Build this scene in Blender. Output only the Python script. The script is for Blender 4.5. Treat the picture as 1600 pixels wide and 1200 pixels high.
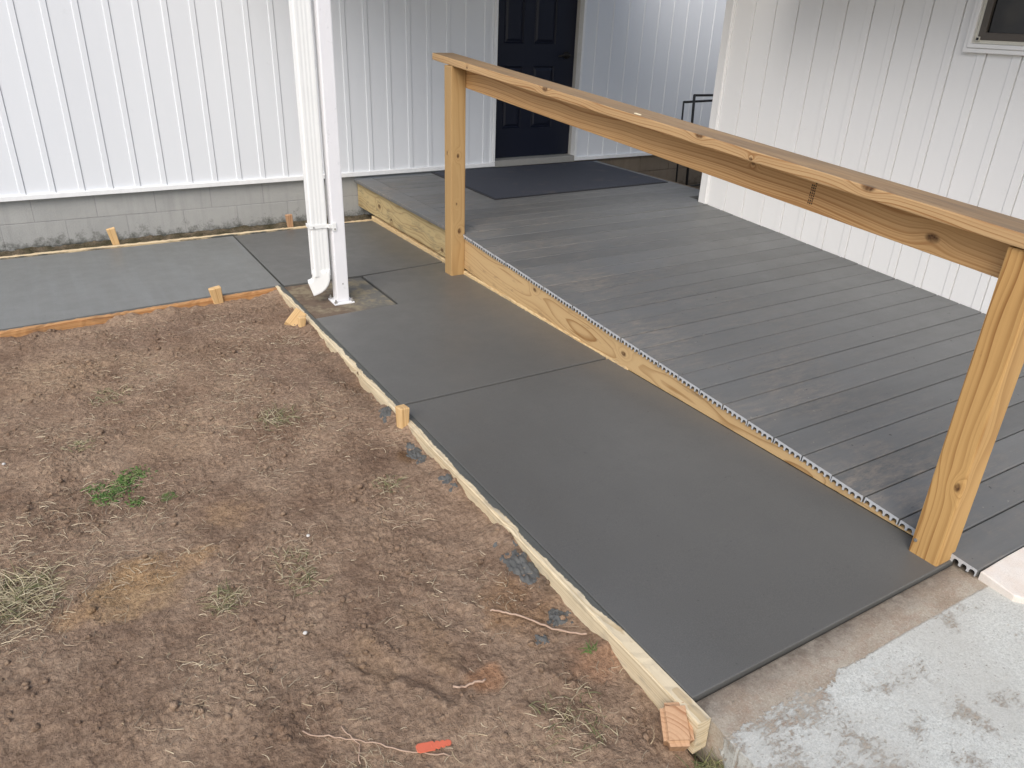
import bpy, bmesh, math, random
import numpy as np
from mathutils import Matrix, Vector
R = math.radians
random.seed(7)
rng = np.random.default_rng(11)
scn = bpy.context.scene
for o in list(bpy.data.objects): bpy.data.objects.remove(o)

# ------------------------------------------------------------ camera, sky, sun, exposure
cam_data = bpy.data.cameras.new('camera'); cam = bpy.data.objects.new('camera', cam_data)
scn.collection.objects.link(cam); scn.camera = cam
cam_data.sensor_width = 36.0; cam_data.lens = 26.70; cam_data.clip_end = 500; cam_data.clip_start = 0.02
right = Vector((0.85738595, -0.51349147, 0.03486903)); down = Vector((-0.19853952, -0.39248929, -0.8980725)); fwd = Vector((0.47483829, 0.76307186, -0.43846315))
mw = Matrix((right, -down, -fwd)).transposed().to_4x4(); mw.translation = (0, 0, 1.4)
cam.matrix_world = mw

SUN_TO = Vector((-0.62, -0.62, 0.85)).normalized()
world = bpy.data.worlds.new('World'); scn.world = world; world.use_nodes = True
wn = world.node_tree.nodes; bg = wn['Background']
sky = wn.new('ShaderNodeTexSky'); sky.sky_type = 'NISHITA'; sky.sun_disc = False
sky.sun_elevation = math.asin(SUN_TO.z); sky.sun_rotation = math.atan2(SUN_TO.x, SUN_TO.y)
sky.air_density = 1.0; sky.dust_density = 2.5; sky.ozone_density = 1.0
world.node_tree.links.new(sky.outputs[0], bg.inputs[0]); bg.inputs[1].default_value = 0.115
sl = bpy.data.lights.new('sun', 'SUN'); sl.energy = 1.5; sl.angle = R(42); sl.color = (1.0, 0.97, 0.93)
so = bpy.data.objects.new('sun', sl); scn.collection.objects.link(so)
so.rotation_euler = SUN_TO.to_track_quat('Z', 'Y').to_euler(); so.location = (-6, -4, 8)
scn.view_settings.view_transform = 'Standard'; scn.view_settings.look = 'None'
scn.view_settings.exposure = 0.68; scn.view_settings.gamma = 1.0

# ------------------------------------------------------------ helpers
def lk(o):
    scn.collection.objects.link(o); return o
def tag(o, label=None, cat=None, group=None, kind=None):
    if label: o['label'] = label
    if cat: o['category'] = cat
    if group: o['group'] = group
    if kind: o['kind'] = kind
    return o
def empty(name, loc=(0, 0, 0)):
    o = lk(bpy.data.objects.new(name, None)); o.location = loc; o.empty_display_size = 0.1; return o
def mesh_obj(name, me, mat=None, parent=None, matrix=None):
    o = lk(bpy.data.objects.new(name, me))
    if mat is not None and not me.materials: me.materials.append(mat)
    if matrix is not None: o.matrix_world = matrix
    if parent is not None:
        o.parent = parent; o.matrix_parent_inverse = Matrix.Translation(parent.location).inverted()
    return o
def bm_mesh(name, bm, smooth=False):
    bmesh.ops.recalc_face_normals(bm, faces=bm.faces)
    me = bpy.data.meshes.new(name); bm.to_mesh(me); bm.free()
    if smooth:
        for p in me.polygons: p.use_smooth = True
    return me
def box_mesh(name, sx, sy, sz, bev=0.0, seg=2):
    bm = bmesh.new(); bmesh.ops.create_cube(bm, size=1.0)
    bmesh.ops.scale(bm, vec=(sx, sy, sz), verts=bm.verts)
    if bev: bmesh.ops.bevel(bm, geom=list(bm.edges), offset=bev, segments=seg, affect='EDGES', profile=0.6)
    return bm_mesh(name, bm)
def box(name, lo, hi, mat, parent=None, bev=0.0, seg=2):
    c = [(a + b) / 2 for a, b in zip(lo, hi)]; s = [abs(b - a) for a, b in zip(lo, hi)]
    return mesh_obj(name, box_mesh(name, *s, bev=bev, seg=seg), mat, parent, Matrix.Translation(c))
def frame(origin, xdir, zdir):
    x = Vector(xdir).normalized(); z = Vector(zdir); z = (z - x * z.dot(x)).normalized(); y = z.cross(x)
    m = Matrix((x, y, z)).transposed().to_4x4(); m.translation = origin; return m
def board(name, a, b, wdir_z, w, t, mat, parent=None, bev=0.003):
    """board from a to b (centre line); local X = length, local Z along wdir_z (thickness t), local Y width w"""
    a = Vector(a); b = Vector(b)
    return mesh_obj(name, box_mesh(name, (b - a).length, w, t, bev=bev), mat, parent, frame((a + b) / 2, b - a, wdir_z))
def prism(name, poly, z0, z1, mat, parent=None, bev=0.0, seg=2, zf=None, topbev_only=True):
    bm = bmesh.new()
    zf = zf or (lambda x, y: 0.0)
    top = [bm.verts.new((x, y, z1 + zf(x, y))) for x, y in poly]; bot = [bm.verts.new((x, y, z0)) for x, y in poly]
    ft = bm.faces.new(top); bm.faces.new(bot[::-1]); n = len(poly)
    for i in range(n): bm.faces.new((top[i], bot[i], bot[(i + 1) % n], top[(i + 1) % n]))
    if bev: bmesh.ops.bevel(bm, geom=list(ft.edges), offset=bev, segments=seg, affect='EDGES', profile=0.6)
    me = bm_mesh(name, bm); return mesh_obj(name, me, mat, parent)
def tube_into(bm, pts, rad, n=8, cap=True):
    rings = []
    for i, p in enumerate(pts):
        p = Vector(p); d = (Vector(pts[min(i + 1, len(pts) - 1)]) - Vector(pts[max(i - 1, 0)])).normalized()
        u = d.orthogonal().normalized() if i == 0 else (u - d * u.dot(d)).normalized()
        v = d.cross(u); r = rad[i] if isinstance(rad, (list, tuple)) else rad
        rings.append([bm.verts.new(p + (u * math.cos(k * 2 * math.pi / n) + v * math.sin(k * 2 * math.pi / n)) * r) for k in range(n)])
    for a, b in zip(rings, rings[1:]):
        for k in range(n): bm.faces.new((a[k], a[(k + 1) % n], b[(k + 1) % n], b[k]))
    if cap: bm.faces.new(rings[0][::-1]); bm.faces.new(rings[-1])
def tube(name, pts, rad, mat, parent=None, n=8):
    bm = bmesh.new(); tube_into(bm, pts, rad, n); return mesh_obj(name, bm_mesh(name, bm, True), mat, parent)

# value noise on numpy arrays
_NT = {}
def vnoise(x, y, seed):
    """gradient noise, about -0.5..0.5"""
    if seed not in _NT:
        a = np.random.default_rng(seed).random((256, 256)) * 2 * np.pi; _NT[seed] = (np.cos(a), np.sin(a))
    GX, GY = _NT[seed]; xi = np.floor(x).astype(int); yi = np.floor(y).astype(int); fx = x - xi; fy = y - yi
    u = fx * fx * fx * (fx * (fx * 6 - 15) + 10); v = fy * fy * fy * (fy * (fy * 6 - 15) + 10)
    def g(a, b): return GX[(xi + a) & 255, (yi + b) & 255] * (fx - a) + GY[(xi + a) & 255, (yi + b) & 255] * (fy - b)
    return 0.75 * ((g(0, 0) * (1 - u) + g(1, 0) * u) * (1 - v) + (g(0, 1) * (1 - u) + g(1, 1) * u) * v)
def fbm(x, y, f, seed, octv=4, gain=0.5):
    s = 0; a = 1.0; x = np.asarray(x, float); y = np.asarray(y, float)
    for i in range(octv):
        c, d = math.cos(i * 1.1 + .4), math.sin(i * 1.1 + .4)
        s = s + a * vnoise((x * c - y * d) * f + 31.7 * i, (x * d + y * c) * f + 17.3 * i, seed + i); a *= gain; f *= 2.03
    return s

# ------------------------------------------------------------ node helper and materials
class NT:
    def __init__(s, name):
        s.m = bpy.data.materials.new(name); s.m.use_nodes = True; s.t = s.m.node_tree; s.bsdf = s.t.nodes['Principled BSDF']
    def n(s, typ, props=None, **ins):
        nd = s.t.nodes.new('ShaderNode' + typ)
        for k, v in (props or {}).items(): setattr(nd, k, v)
        for k, v in ins.items():
            key = int(k[1:]) if k[0] == '_' and k[1:].isdigit() else k.replace('_', ' ')
            s.put(nd.inputs[key], v)
        return nd
    def put(s, sock, v):
        if isinstance(v, bpy.types.NodeSocket): s.t.links.new(v, sock)
        elif isinstance(v, bpy.types.Node): s.t.links.new(v.outputs[0], sock)
        elif isinstance(v, (tuple, list)) and len(v) == 3 and sock.type == 'RGBA': sock.default_value = (*v, 1)
        else: sock.default_value = v
    def math(s, op, a, b=0.0, clamp=False): return s.n('Math', {'operation': op, 'use_clamp': clamp}, _0=a, _1=b).outputs[0]
    def vec(s, op, a, b=(0, 0, 0)): return s.n('VectorMath', {'operation': op}, _0=a, _1=b).outputs[0]
    def noise(s, v, scale, detail=4, rough=0.5, dist=0.0): return s.n('TexNoise', None, Vector=v, Scale=scale, Detail=detail, Roughness=rough, Distortion=dist).outputs[0]
    def ramp(s, f, stops, interp='LINEAR'):
        nd = s.n('ValToRGB', None, Fac=f); cr = nd.color_ramp; cr.interpolation = interp
        while len(cr.elements) < len(stops): cr.elements.new(0.5)
        for e, (p, c) in zip(cr.elements, stops):
            e.position = p; e.color = (*c, 1) if isinstance(c, (tuple, list)) else (c, c, c, 1)
        return nd.outputs[0]
    def mix(s, f, a, b, mode='MIX'):
        nd = s.n('Mix', {'data_type': 'RGBA', 'blend_type': mode}); s.put(nd.inputs[0], f); s.put(nd.inputs[6], a); s.put(nd.inputs[7], b); return nd.outputs[2]
    def mrange(s, v, a, b, c=0.0, d=1.0): return s.n('MapRange', None, Value=v, From_Min=a, From_Max=b, To_Min=c, To_Max=d).outputs[0]
    def objco(s): return s.n('TexCoord').outputs['Object']
    def pos(s): return s.n('NewGeometry').outputs['Position']
    def rnd(s): return s.n('ObjectInfo').outputs['Random']
    def bump(s, h, strength=0.3, dist=0.01, prev=None):
        nd = s.n('Bump', None, Strength=strength, Distance=dist, Height=h)
        if prev is not None: s.put(nd.inputs['Normal'], prev)
        return nd.outputs[0]
    def out(s, col=None, rough=None, normal=None, **kw):
        if col is not None: s.put(s.bsdf.inputs['Base Color'], col)
        if rough is not None: s.put(s.bsdf.inputs['Roughness'], rough)
        if normal is not None: s.put(s.bsdf.inputs['Normal'], normal)
        for k, v in kw.items(): s.put(s.bsdf.inputs[k.replace('_', ' ')], v)
        return s.m

def wood_mat(name, light, dark, spacing=0.008, pith=(0.02, -0.05), knots=(), wave=0.02, wfreq=1.3, contrast=1.0, rough=0.65, weather=None, smear=None, dirt=0.0, dirtcol=(.10, .075, .05), fade=0.0):
    """plain-sawn pine: growth rings about a pith beside the board, fibres, knots; object X is the grain"""
    t = NT(name); co = t.objco(); r0 = t.rnd()
    off = t.n('CombineXYZ', None, X=t.math('MULTIPLY', r0, 37.0), Y=0.0, Z=0.0).outputs[0]
    c2 = t.vec('ADD', co, off)
    low = t.n('TexNoise', None, Vector=t.vec('MULTIPLY', c2, (wfreq, wfreq * 2.5, wfreq * 2.5)), Scale=1.0, Detail=2.0, Roughness=0.45).outputs['Color']
    dis = t.vec('MULTIPLY', t.vec('SUBTRACT', low, (0.5, 0.5, 0.5)), (0, wave * 3, wave * 3))
    sp = t.n('SeparateXYZ', None, Vector=t.vec('ADD', co, dis)).outputs; so_ = t.n('SeparateXYZ', None, Vector=co).outputs
    y = t.math('ADD', sp[1], pith[0]); z = t.math('ADD', sp[2], pith[1])
    rad = t.math('SQRT', t.math('ADD', t.math('MULTIPLY', y, y), t.math('MULTIPLY', z, z)))
    kmask = None
    for kx, ky, kz, kr in knots:
        dv = t.vec('SUBTRACT', co, (kx, ky, kz)); dv = t.vec('MULTIPLY', dv, (0.62, 1, 1))
        d = t.n('VectorMath', {'operation': 'LENGTH'}, _0=dv).outputs['Value']
        g = t.math('POWER', 2.718, t.math('MULTIPLY', t.math('MULTIPLY', d, d), -1.0 / (2.2 * kr) ** 2))
        rad = t.math('ADD', rad, t.math('MULTIPLY', g, spacing * 2.2))
        km = t.mrange(d, kr * 0.55, kr * 1.05, 1.0, 0.0); kmask = km if kmask is None else t.math('MAXIMUM', kmask, km)
    irr = t.noise(t.vec('MULTIPLY', c2, (3, 45, 45)), 1.0, 2)
    v0 = t.math('DIVIDE', rad, spacing)
    v1 = t.math('ADD', v0, t.math('MULTIPLY', t.n('TexNoise', {'noise_dimensions': '1D'}, W=t.math('MULTIPLY', v0, 0.55), Scale=1.0, Detail=1.0).outputs[0], 2.2))
    v1 = t.math('ADD', v1, t.math('MULTIPLY', irr, 0.35)); ph = t.math('FRACT', v1)
    wnz = t.n('TexWhiteNoise', {'noise_dimensions': '1D'}, W=t.math('ADD', t.math('FLOOR', v1), t.math('MULTIPLY', r0, 91.0))).outputs[0]
    ring = t.ramp(ph, [(0.0, 0.0), (0.45, 0.12), (0.82, 0.85 * contrast), (0.93, 1.0 * contrast), (1.0, 0.0)])
    fib = t.noise(t.vec('MULTIPLY', c2, (6, 260, 260)), 1.0, 3, 0.6)
    big = t.noise(t.vec('MULTIPLY', c2, (1.2, 6, 6)), 1.0, 3)
    ring = t.math('MULTIPLY', t.math('MULTIPLY', ring, t.mrange(big, 0.3, 0.7, 0.5, 1.1)), t.mrange(wnz, 0, 1, .3, 1.1))
    col = t.mix(ring, light, dark)
    col = t.mix(t.mrange(fib, 0.35, 0.75, 0.0, 0.35), col, t.mix(0.5, col, dark))
    col = t.mix(t.mrange(big, 0.45, 0.8, 0, 0.35), col, t.mix(1.0, col, (0.80, 0.68, 0.55), 'MULTIPLY'))
    if kmask is not None:
        kr2 = t.noise(t.vec('MULTIPLY', co, (90, 90, 90)), 1.0, 2)
        col = t.mix(t.math('MULTIPLY', kmask, t.mrange(kr2, 0.3, 0.65, 0.55, 1.0)), col, (0.075, 0.032, 0.012))
    spk = t.noise(t.vec('MULTIPLY', c2, (25, 60, 60)), 1.0, 3, 0.7)
    col = t.mix(t.mrange(spk, 0.68, 0.80, 0, 0.45), col, t.mix(1.0, col, (0.45, 0.33, 0.22), 'MULTIPLY'))
    if weather is not None:       # greyed upper face of a board that lies flat
        zlim, wc = weather
        wm = t.mrange(so_[2], zlim - 0.002, zlim, 0, 1)
        wn_ = t.noise(t.vec('MULTIPLY', c2, (2.5, 25, 25)), 1.0, 4, 0.6)
        col = t.mix(t.math('MULTIPLY', wm, t.mrange(wn_, 0.25, 0.65, 0.45, 0.95)), col, t.mix(t.mrange(fib, .3, .7), wc, tuple(v * 0.6 for v in wc)))
    if dirt:
        dn = t.noise(t.vec('MULTIPLY', c2, (7, 30, 30)), 1.0, 5, 0.65)
        col = t.mix(t.mrange(dn, 0.62 - dirt * .3, 0.74, 0, 0.8), col, dirtcol)
    rgh = rough
    if smear is not None:         # wet cement smeared over the inner edge: (limit along local Y, direction, width of the ragged zone)
        lim, sgn, wid = smear
        mn = t.noise(t.vec('MULTIPLY', c2, (9, 25, 25)), 1.0, 5, 0.7)
        mn2 = t.noise(t.vec('MULTIPLY', c2, (1.7, 3, 3)), 1.0, 2, 0.5)
        e = t.math('ADD', t.math('MULTIPLY', t.math('SUBTRACT', so_[1], lim), sgn), t.math('ADD', t.math('MULTIPLY', t.math('SUBTRACT', mn, 0.5), wid * 1.6), t.math('MULTIPLY', t.math('SUBTRACT', mn2, 0.5), wid * 2.2)))
        e = t.math('SUBTRACT', e, t.mrange(so_[0], -1.62, -1.30, fade, 0.0))
        sm = t.mrange(e, -0.0012, 0.0012)
        col = t.mix(sm, col, t.mix(mn, (0.055, 0.058, 0.052), (0.12, 0.122, 0.112)))
    h = t.math('ADD', t.math('MULTIPLY', ring, -0.4), t.math('MULTIPLY', fib, 0.8))
    return t.out(col, rgh, t.bump(h, 0.35, 0.0012), Specular_IOR_Level=0.3)

PINE_L, PINE_D = (0.58, 0.35, 0.135), (0.33, 0.145, 0.035)
M = {}
M['post'] = wood_mat('pine_post', (0.52, 0.315, 0.12), (0.21, 0.088, 0.02), 0.0125, (0.025, 0.07), [(-0.17, 0.0445, 0.028, 0.010)], wave=0.022, wfreq=1.6)
M['post_far'] = wood_mat('pine_post_far', (0.44, 0.285, 0.125), (0.25, 0.13, 0.045), 0.012, (-0.03, 0.08), [(0.13, 0.004, 0.0445, 0.009), (-0.30, -0.006, 0.0445, 0.012), (-0.14, 0.012, 0.0445, 0.006), (.14, .0445, -.01, .009)], wave=0.015, contrast=0.8)
M['cap'] = wood_mat('pine_cap_rail', (0.53, 0.355, 0.18), (0.27, 0.125, 0.04), 0.009, (0.03, 0.05), [(-1.36, -0.066, -0.004, 0.007), (-0.62, -0.066, 0.012, 0.016), (0.37, -0.066, 0.016, 0.014), (0.62, -0.066, -0.009, 0.006), (1.06, -0.064, 0.016, 0.016)], weather=(0.0178, (0.27, 0.195, 0.125)), wave=0.02)
M['rail'] = wood_mat('pine_side_rail', (0.60, 0.37, 0.165), (0.32, 0.14, 0.042), 0.0085, (0.05, 0.06), [(1.20, 0.012, -0.019, 0.015), (0.52, -0.03, -0.019, 0.006)], wave=0.022, wfreq=1.1)
M['fascia'] = wood_mat('pine_fascia', (0.54, 0.375, 0.19), (0.28, 0.15, 0.055), 0.012, (0.02, 0.09), [(-1.38, 0.055, -0.019, 0.014), (-1.2, -0.015, -0.019, 0.020), (-0.05, -0.02, -0.019, 0.013), (0.7, 0.0, -0.019, 0.012)], wave=0.03, wfreq=1.5, dirt=0.15, dirtcol=(.20, .13, .07))
M['fascia_land'] = wood_mat('pine_fascia_landing', (0.52, 0.41, 0.215), (0.27, 0.17, 0.075), 0.014, (-0.02, 0.10), [(0.42, -0.005, -0.019, 0.018), (-0.62, -0.06, -0.019, 0.016), (0.2, -0.055, -0.019, 0.012)], wave=0.03, wfreq=2.0, dirt=0.3, dirtcol=(.13, .11, .075))
M['form'] = wood_mat('pine_form', (0.68, 0.585, 0.41), (0.46, 0.345, 0.19), 0.0095, (0.01, -0.06), [(.4, .02, -.01, .01), (-.9, .02, -.015, .009)], wave=0.02, smear=(0.002, -1, 0.024), dirt=0.36, dirtcol=(.24, .215, .175), fade=0.05)
M['form_back'] = wood_mat('pine_form_pale', (0.66, 0.54, 0.35), (0.48, 0.33, 0.17), 0.0075, (0.01, -0.06), [], wave=0.02, smear=(-0.017, -1, 0.007), dirt=0.15, dirtcol=(.15, .13, .10))
M['form_orange'] = wood_mat('pine_form_wet', (0.50, 0.28, 0.12), (0.30, 0.12, 0.04), 0.009, (0.01, -0.06), [(0.3, 0.01, 0.02, .012)], wave=0.03, smear=(0.0, -1, 0.012), dirt=0.34, dirtcol=(.11, .08, .055))
M['form_deck'] = wood_mat('pine_form_deck', (0.62, 0.47, 0.26), (0.42, 0.26, 0.11), 0.009, (0.01, 0.06), [(1.0, 0, 0, .008), (-.6, 0, 0, .009)], wave=0.03, dirt=0.3, dirtcol=(.085, .085, .078))
M['stake'] = wood_mat('pine_stake', (0.68, 0.47, 0.235), (0.45, 0.25, 0.09), 0.008, (0.01, -0.03), [], wave=0.015)
M['stake_red'] = wood_mat('pine_stake_red', (0.48, 0.30, 0.175), (0.27, 0.13, 0.06), 0.0105, (-0.045, -0.06), [], wave=0.012, wfreq=3)

def m_concrete(name='fresh_concrete', k=1.0):
    t = NT(name); p = t.pos()
    a = t.noise(t.vec('MULTIPLY', p, (1.1, 0.9, 1)), 1.0, 4, 0.55); b = t.noise(p, 9.0, 5, 0.6); f = t.noise(p, 420.0, 3, 0.7); s = t.noise(p, 75.0, 2)
    br = t.noise(t.vec('MULTIPLY', p, (260, 14, 1)), 1.0, 2)
    col = t.mix(t.mrange(a, 0.3, 0.7), (0.085, 0.084, 0.078), (0.110, 0.109, 0.101))
    col = t.mix(t.mrange(b, 0.35, 0.7, 0, 0.25), col, (0.090, 0.090, 0.086))
    col = t.mix(t.mrange(f, 0.42, 0.70, 0, 0.6), col, (0.156, 0.153, 0.142))
    col = t.mix(t.mrange(s, 0.70, 0.78, 0, 0.6), col, (0.05, 0.05, 0.046))
    if k != 1.0:      # drier bay with faint broom strokes
        st = t.noise(t.vec('MULTIPLY', p, (16, 1.2, 1)), 1.0, 4, 0.6); col = t.mix(1.0, col, (k, k * 1.03, k * 1.04), 'MULTIPLY'); col = t.mix(t.mrange(st, .45, .75, 0, .4), col, (.20, .21, .21))
    rg = t.math('ADD', t.mrange(b, 0.3, 0.7, 0.34, 0.46), t.mrange(a, 0.35, 0.65, -.04, 0.08))
    tr = t.noise(t.vec('MULTIPLY', p, (3, 55, 1)), 1.0, 4, 0.6, 1.2)
    h = t.math('ADD', t.math('ADD', t.math('MULTIPLY', f, 0.5), t.math('MULTIPLY', s, 0.6)), t.math('ADD', t.math('MULTIPLY', br, 0.15), t.math('MULTIPLY', tr, 0.8)))
    n1 = t.bump(b, 0.12, 0.004); n2 = t.bump(h, 0.4, 0.0010, n1)
    return t.out(col, rg, n2, Specular_IOR_Level=0.5)
M['conc'] = m_concrete(); M['conc_dry'] = m_concrete('drying_concrete', 1.4)
def m_spill():
    t = NT('wet_mortar'); p = t.pos(); a = t.noise(p, 60, 4, .6)
    return t.out(t.mix(a, (0.045, 0.046, 0.044), (0.13, 0.13, 0.12)), 0.6, t.bump(t.noise(p, 160, 4, .7), .7, .004))
M['spill'] = m_spill()
def m_apron():
    t = NT('old_painted_concrete'); p = t.pos(); s = t.n('SeparateXYZ', None, Vector=p).outputs
    fine = t.noise(p, 210, 5, 0.85); mid = t.noise(p, 38, 5, 0.7); big = t.noise(p, 6.5, 5, 0.62); brush = t.noise(t.vec('MULTIPLY', p, (45, 120, 1)), 1, 5, 0.75)
    bare = t.mix(t.mrange(big, 0.3, 0.7), (0.33, 0.265, 0.195), (0.50, 0.45, 0.37))
    bare = t.mix(t.mrange(mid, 0.45, 0.75, 0, 0.6), bare, (0.33, 0.21, 0.145))
    bare = t.mix(t.mrange(fine, 0.53, 0.68, 0, .75), bare, (0.64, 0.58, 0.49)); bare = t.mix(t.mrange(fine, 0.46, 0.32, 0, .7), bare, (0.17, 0.13, 0.10))
    # damp line next to the new slab
    wet = t.math('MULTIPLY', t.mrange(t.math('ADD', s[1], t.math('MULTIPLY', t.math('SUBTRACT', big, .5), 0.10)), 0.765, 0.825, 0, 1), t.mrange(mid, .3, .6, .45, .95))
    bare = t.mix(wet, bare, (0.145, 0.12, 0.095))
    paint = t.mix(t.mrange(fine, 0.34, 0.6), (0.40, 0.405, 0.365), (0.74, 0.75, 0.70))
    paint = t.mix(t.mrange(t.noise(p, 3.2, 4), 0.42, 0.66, 0, 0.75), paint, t.mix(fine, (0.46, 0.45, 0.40), (0.60, 0.595, 0.545)))
    e = t.math('SUBTRACT', 0.728, s[1]); e = t.math('ADD', e, t.math('MULTIPLY', t.math('SUBTRACT', mid, 0.5), t.mrange(s[0], 1.35, 1.6, 0.10, 0.008)))
    e = t.math('ADD', e, t.math('MULTIPLY', t.math('SUBTRACT', big, 0.5), t.mrange(s[0], 1.35, 1.6, 0.12, 0.0)))
    pm = t.mrange(e, -0.002, 0.003)
    worn = t.math('ADD', t.math('ADD', t.math('MULTIPLY', brush, 0.30), t.math('MULTIPLY', t.noise(p, 9, 6, .72), 0.52)), t.math('MULTIPLY', fine, 0.48))
    pm = t.math('MULTIPLY', pm, t.mrange(t.math('ADD', worn, t.mrange(s[0], 1.25, 1.75, 0.025, -0.05)), 0.675, 0.735, 1, 0))
    col = t.mix(pm, bare, paint)
    pit = t.noise(p, 130, 3, 0.6); col = t.mix(t.mrange(pit, 0.64, 0.72, 0, .75), col, (0.20, 0.17, 0.13))
    h = t.math('ADD', t.math('ADD', t.math('MULTIPLY', fine, .7), t.math('MULTIPLY', mid, .5)), t.math('MULTIPLY', pm, 0.35))
    return t.out(col, 0.85, t.bump(h, 0.9, 0.005), Specular_IOR_Level=0.25)
M['apron'] = m_apron()
def m_patch():
    t = NT('pale_cement_patch'); p = t.pos(); f = t.noise(p, 250, 4, .75); b = t.noise(p, 14, 4, .6)
    c = t.mix(t.mrange(b, .3, .7), (0.68, 0.60, 0.52), (0.74, 0.70, 0.645)); c = t.mix(t.mrange(f, .5, .75, 0, .5), c, (.48, .42, .35))
    return t.out(c, .85, t.bump(t.math('ADD', f, b), .5, .003))
M['patch'] = m_patch()
def m_footing():
    t = NT('muddy_old_footing'); p = t.pos(); s = t.n('SeparateXYZ', None, Vector=p).outputs
    a = t.noise(p, 9, 5, .65); f = t.noise(p, 170, 4, .7); b = t.noise(p, 33, 4, .6)
    conc = t.mix(a, (0.10, 0.098, 0.088), (0.16, 0.155, 0.135)); mud = t.mix(b, (0.085, 0.058, 0.04), (0.19, 0.135, 0.09)); tan = t.mix(f, (0.20, 0.165, 0.10), (0.33, 0.28, 0.18))
    m = t.mrange(t.math('ADD', s[0], t.math('MULTIPLY', t.math('SUBTRACT', a, .5), .35)), 1.2, 1.36, 1, 0)
    c = t.mix(m, conc, mud); c = t.mix(t.mrange(t.math('ADD', a, t.math('MULTIPLY', b, .35)), .64, .78, 0, .75), c, tan)
    return t.out(c, .85, t.bump(t.math('ADD', f, b), .6, .005))
M['footing'] = m_footing()
def m_soil():
    t = NT('bare_soil'); p = t.pos()
    base = t.n('VertexColor', {'layer_name': 'soil'}).outputs[0]
    a = t.noise(p, 20, 6, .7); f = t.noise(p, 230, 5, .75); g = t.noise(p, 70, 5, .7)
    v = t.n('TexVoronoi', None, Vector=t.vec('ADD', p, t.vec('MULTIPLY', t.n('TexNoise', None, Vector=p, Scale=40.0).outputs['Color'], (.02, .02, .02))), Scale=95.0).outputs['Distance']
    c = t.mix(t.mrange(g, .34, .64, 0, 1), t.mix(1.0, base, (.62, .58, .56), 'MULTIPLY'), t.mix(1.0, base, (1.20, 1.19, 1.17), 'MULTIPLY'))
    c = t.mix(t.mrange(f, .56, .74, 0, .5), c, (0.46, 0.355, 0.265)); c = t.mix(t.mrange(f, .42, .26, 0, .6), c, (0.07, 0.045, 0.032))
    h = t.math('ADD', t.math('ADD', t.math('MULTIPLY', g, 1.1), t.math('MULTIPLY', f, .55)), t.math('MULTIPLY', v, -.35))
    n1 = t.bump(a, .35, .006); return t.out(c, .95, t.bump(h, 1.0, .009, n1), Specular_IOR_Level=.12)
M['soil'] = m_soil()
def m_vc(name, layer, rough=.8, spec=.2, trans=0):
    t = NT(name); c = t.n('VertexColor', {'layer_name': layer}).outputs[0]; return t.out(c, rough, None, Specular_IOR_Level=spec)
M['straw'] = m_vc('dry_straw', 'tint', .75, .25)
def m_siding(name, c0, c1):
    t = NT(name); p = t.pos(); co = t.objco(); r = t.rnd()
    a = t.noise(p, 1.4, 3); g = t.noise(t.vec('MULTIPLY', p, (60, 60, 3)), 1, 3, .6); d = t.noise(p, 14, 6, .7); z = t.n('SeparateXYZ', None, Vector=p).outputs[2]
    c = t.mix(a, c0, c1); c = t.mix(t.mrange(r, 0, 1, 0, .25), c, tuple(x * .93 for x in c0))
    c = t.mix(t.mrange(d, .66, .8, 0, .22), c, (.42, .40, .36))
    n1 = t.bump(t.noise(p, 2.2, 2), .10, .008); n2 = t.bump(g, .06, .0010, n1)
    return t.out(c, .38, n2, Specular_IOR_Level=.5)
M['siding'] = m_siding('white_vinyl', (.715, .74, .77), (.75, .775, .80))
M['siding_warm'] = m_siding('offwhite_vinyl', (.76, .755, .74), (.81, .81, .80))
def m_plain(name, col, rough=.5, spec=.5, metal=0.0, nscale=30, amt=.12, bump=.1, bdist=.002):
    t = NT(name); p = t.objco(); n = t.noise(p, nscale, 4, .65)
    c = t.mix(n, tuple(x * (1 - amt) for x in col), tuple(min(1, x * (1 + amt)) for x in col))
    return t.out(c, rough, t.bump(n, bump, bdist), Specular_IOR_Level=spec, Metallic=metal)
M['trim'] = m_plain('white_trim', (.80, .81, .81), .4)
M['trim_cream'] = m_plain('cream_vinyl', (.62, .60, .52), .45)
def m_postpaint():
    t = NT('chipped_white_paint'); p = t.objco(); a = t.noise(p, 26, 5, .65); f = t.noise(p, 120, 4, .7); b = t.noise(p, 5, 3)
    c = t.mix(b, (.74, .74, .76), (.82, .82, .83)); c = t.mix(t.mrange(a, .62, .66, 0, .35), c, (.55, .56, .57)); c = t.mix(t.mrange(f, .70, .74, 0, .6), c, (.36, .34, .31))
    return t.out(c, .5, t.bump(t.math('ADD', a, f), .3, .003))
M['postpaint'] = m_postpaint()
M['downspout'] = m_plain('white_aluminium', (.82, .83, .81), .35, nscale=8, amt=.05)
M['screw'] = m_plain('dull_zinc', (.42, .41, .39), .45, metal=.8)
def m_door():
    t = NT('navy_door_paint'); p = t.objco(); n = t.noise(t.vec('MULTIPLY', p, (40, 40, 5)), 1, 4, .6)
    return t.out(t.mix(n, (.0055, .0075, .018), (.0085, .011, .024)), .42, t.bump(n, .15, .001), Specular_IOR_Level=.35)
M['door'] = m_door()
M['sill'] = m_plain('weathered_sill', (.30, .295, .275), .6)
M['jamb'] = m_plain('grey_jamb', (.50, .485, .455), .55)
M['bronze'] = m_plain('dark_bronze', (.05, .045, .04), .35, metal=.9)
M['black_iron'] = m_plain('black_iron', (.012, .012, .013), .5)
M['screenframe'] = m_plain('brown_screen_frame', (.085, .072, .06), .5)
M['orange'] = m_plain('orange_plastic', (.70, .165, .09), .45, nscale=60, amt=.10)
M['chip'] = m_plain('pale_chip', (.82, .72, .50), .6)
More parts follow.
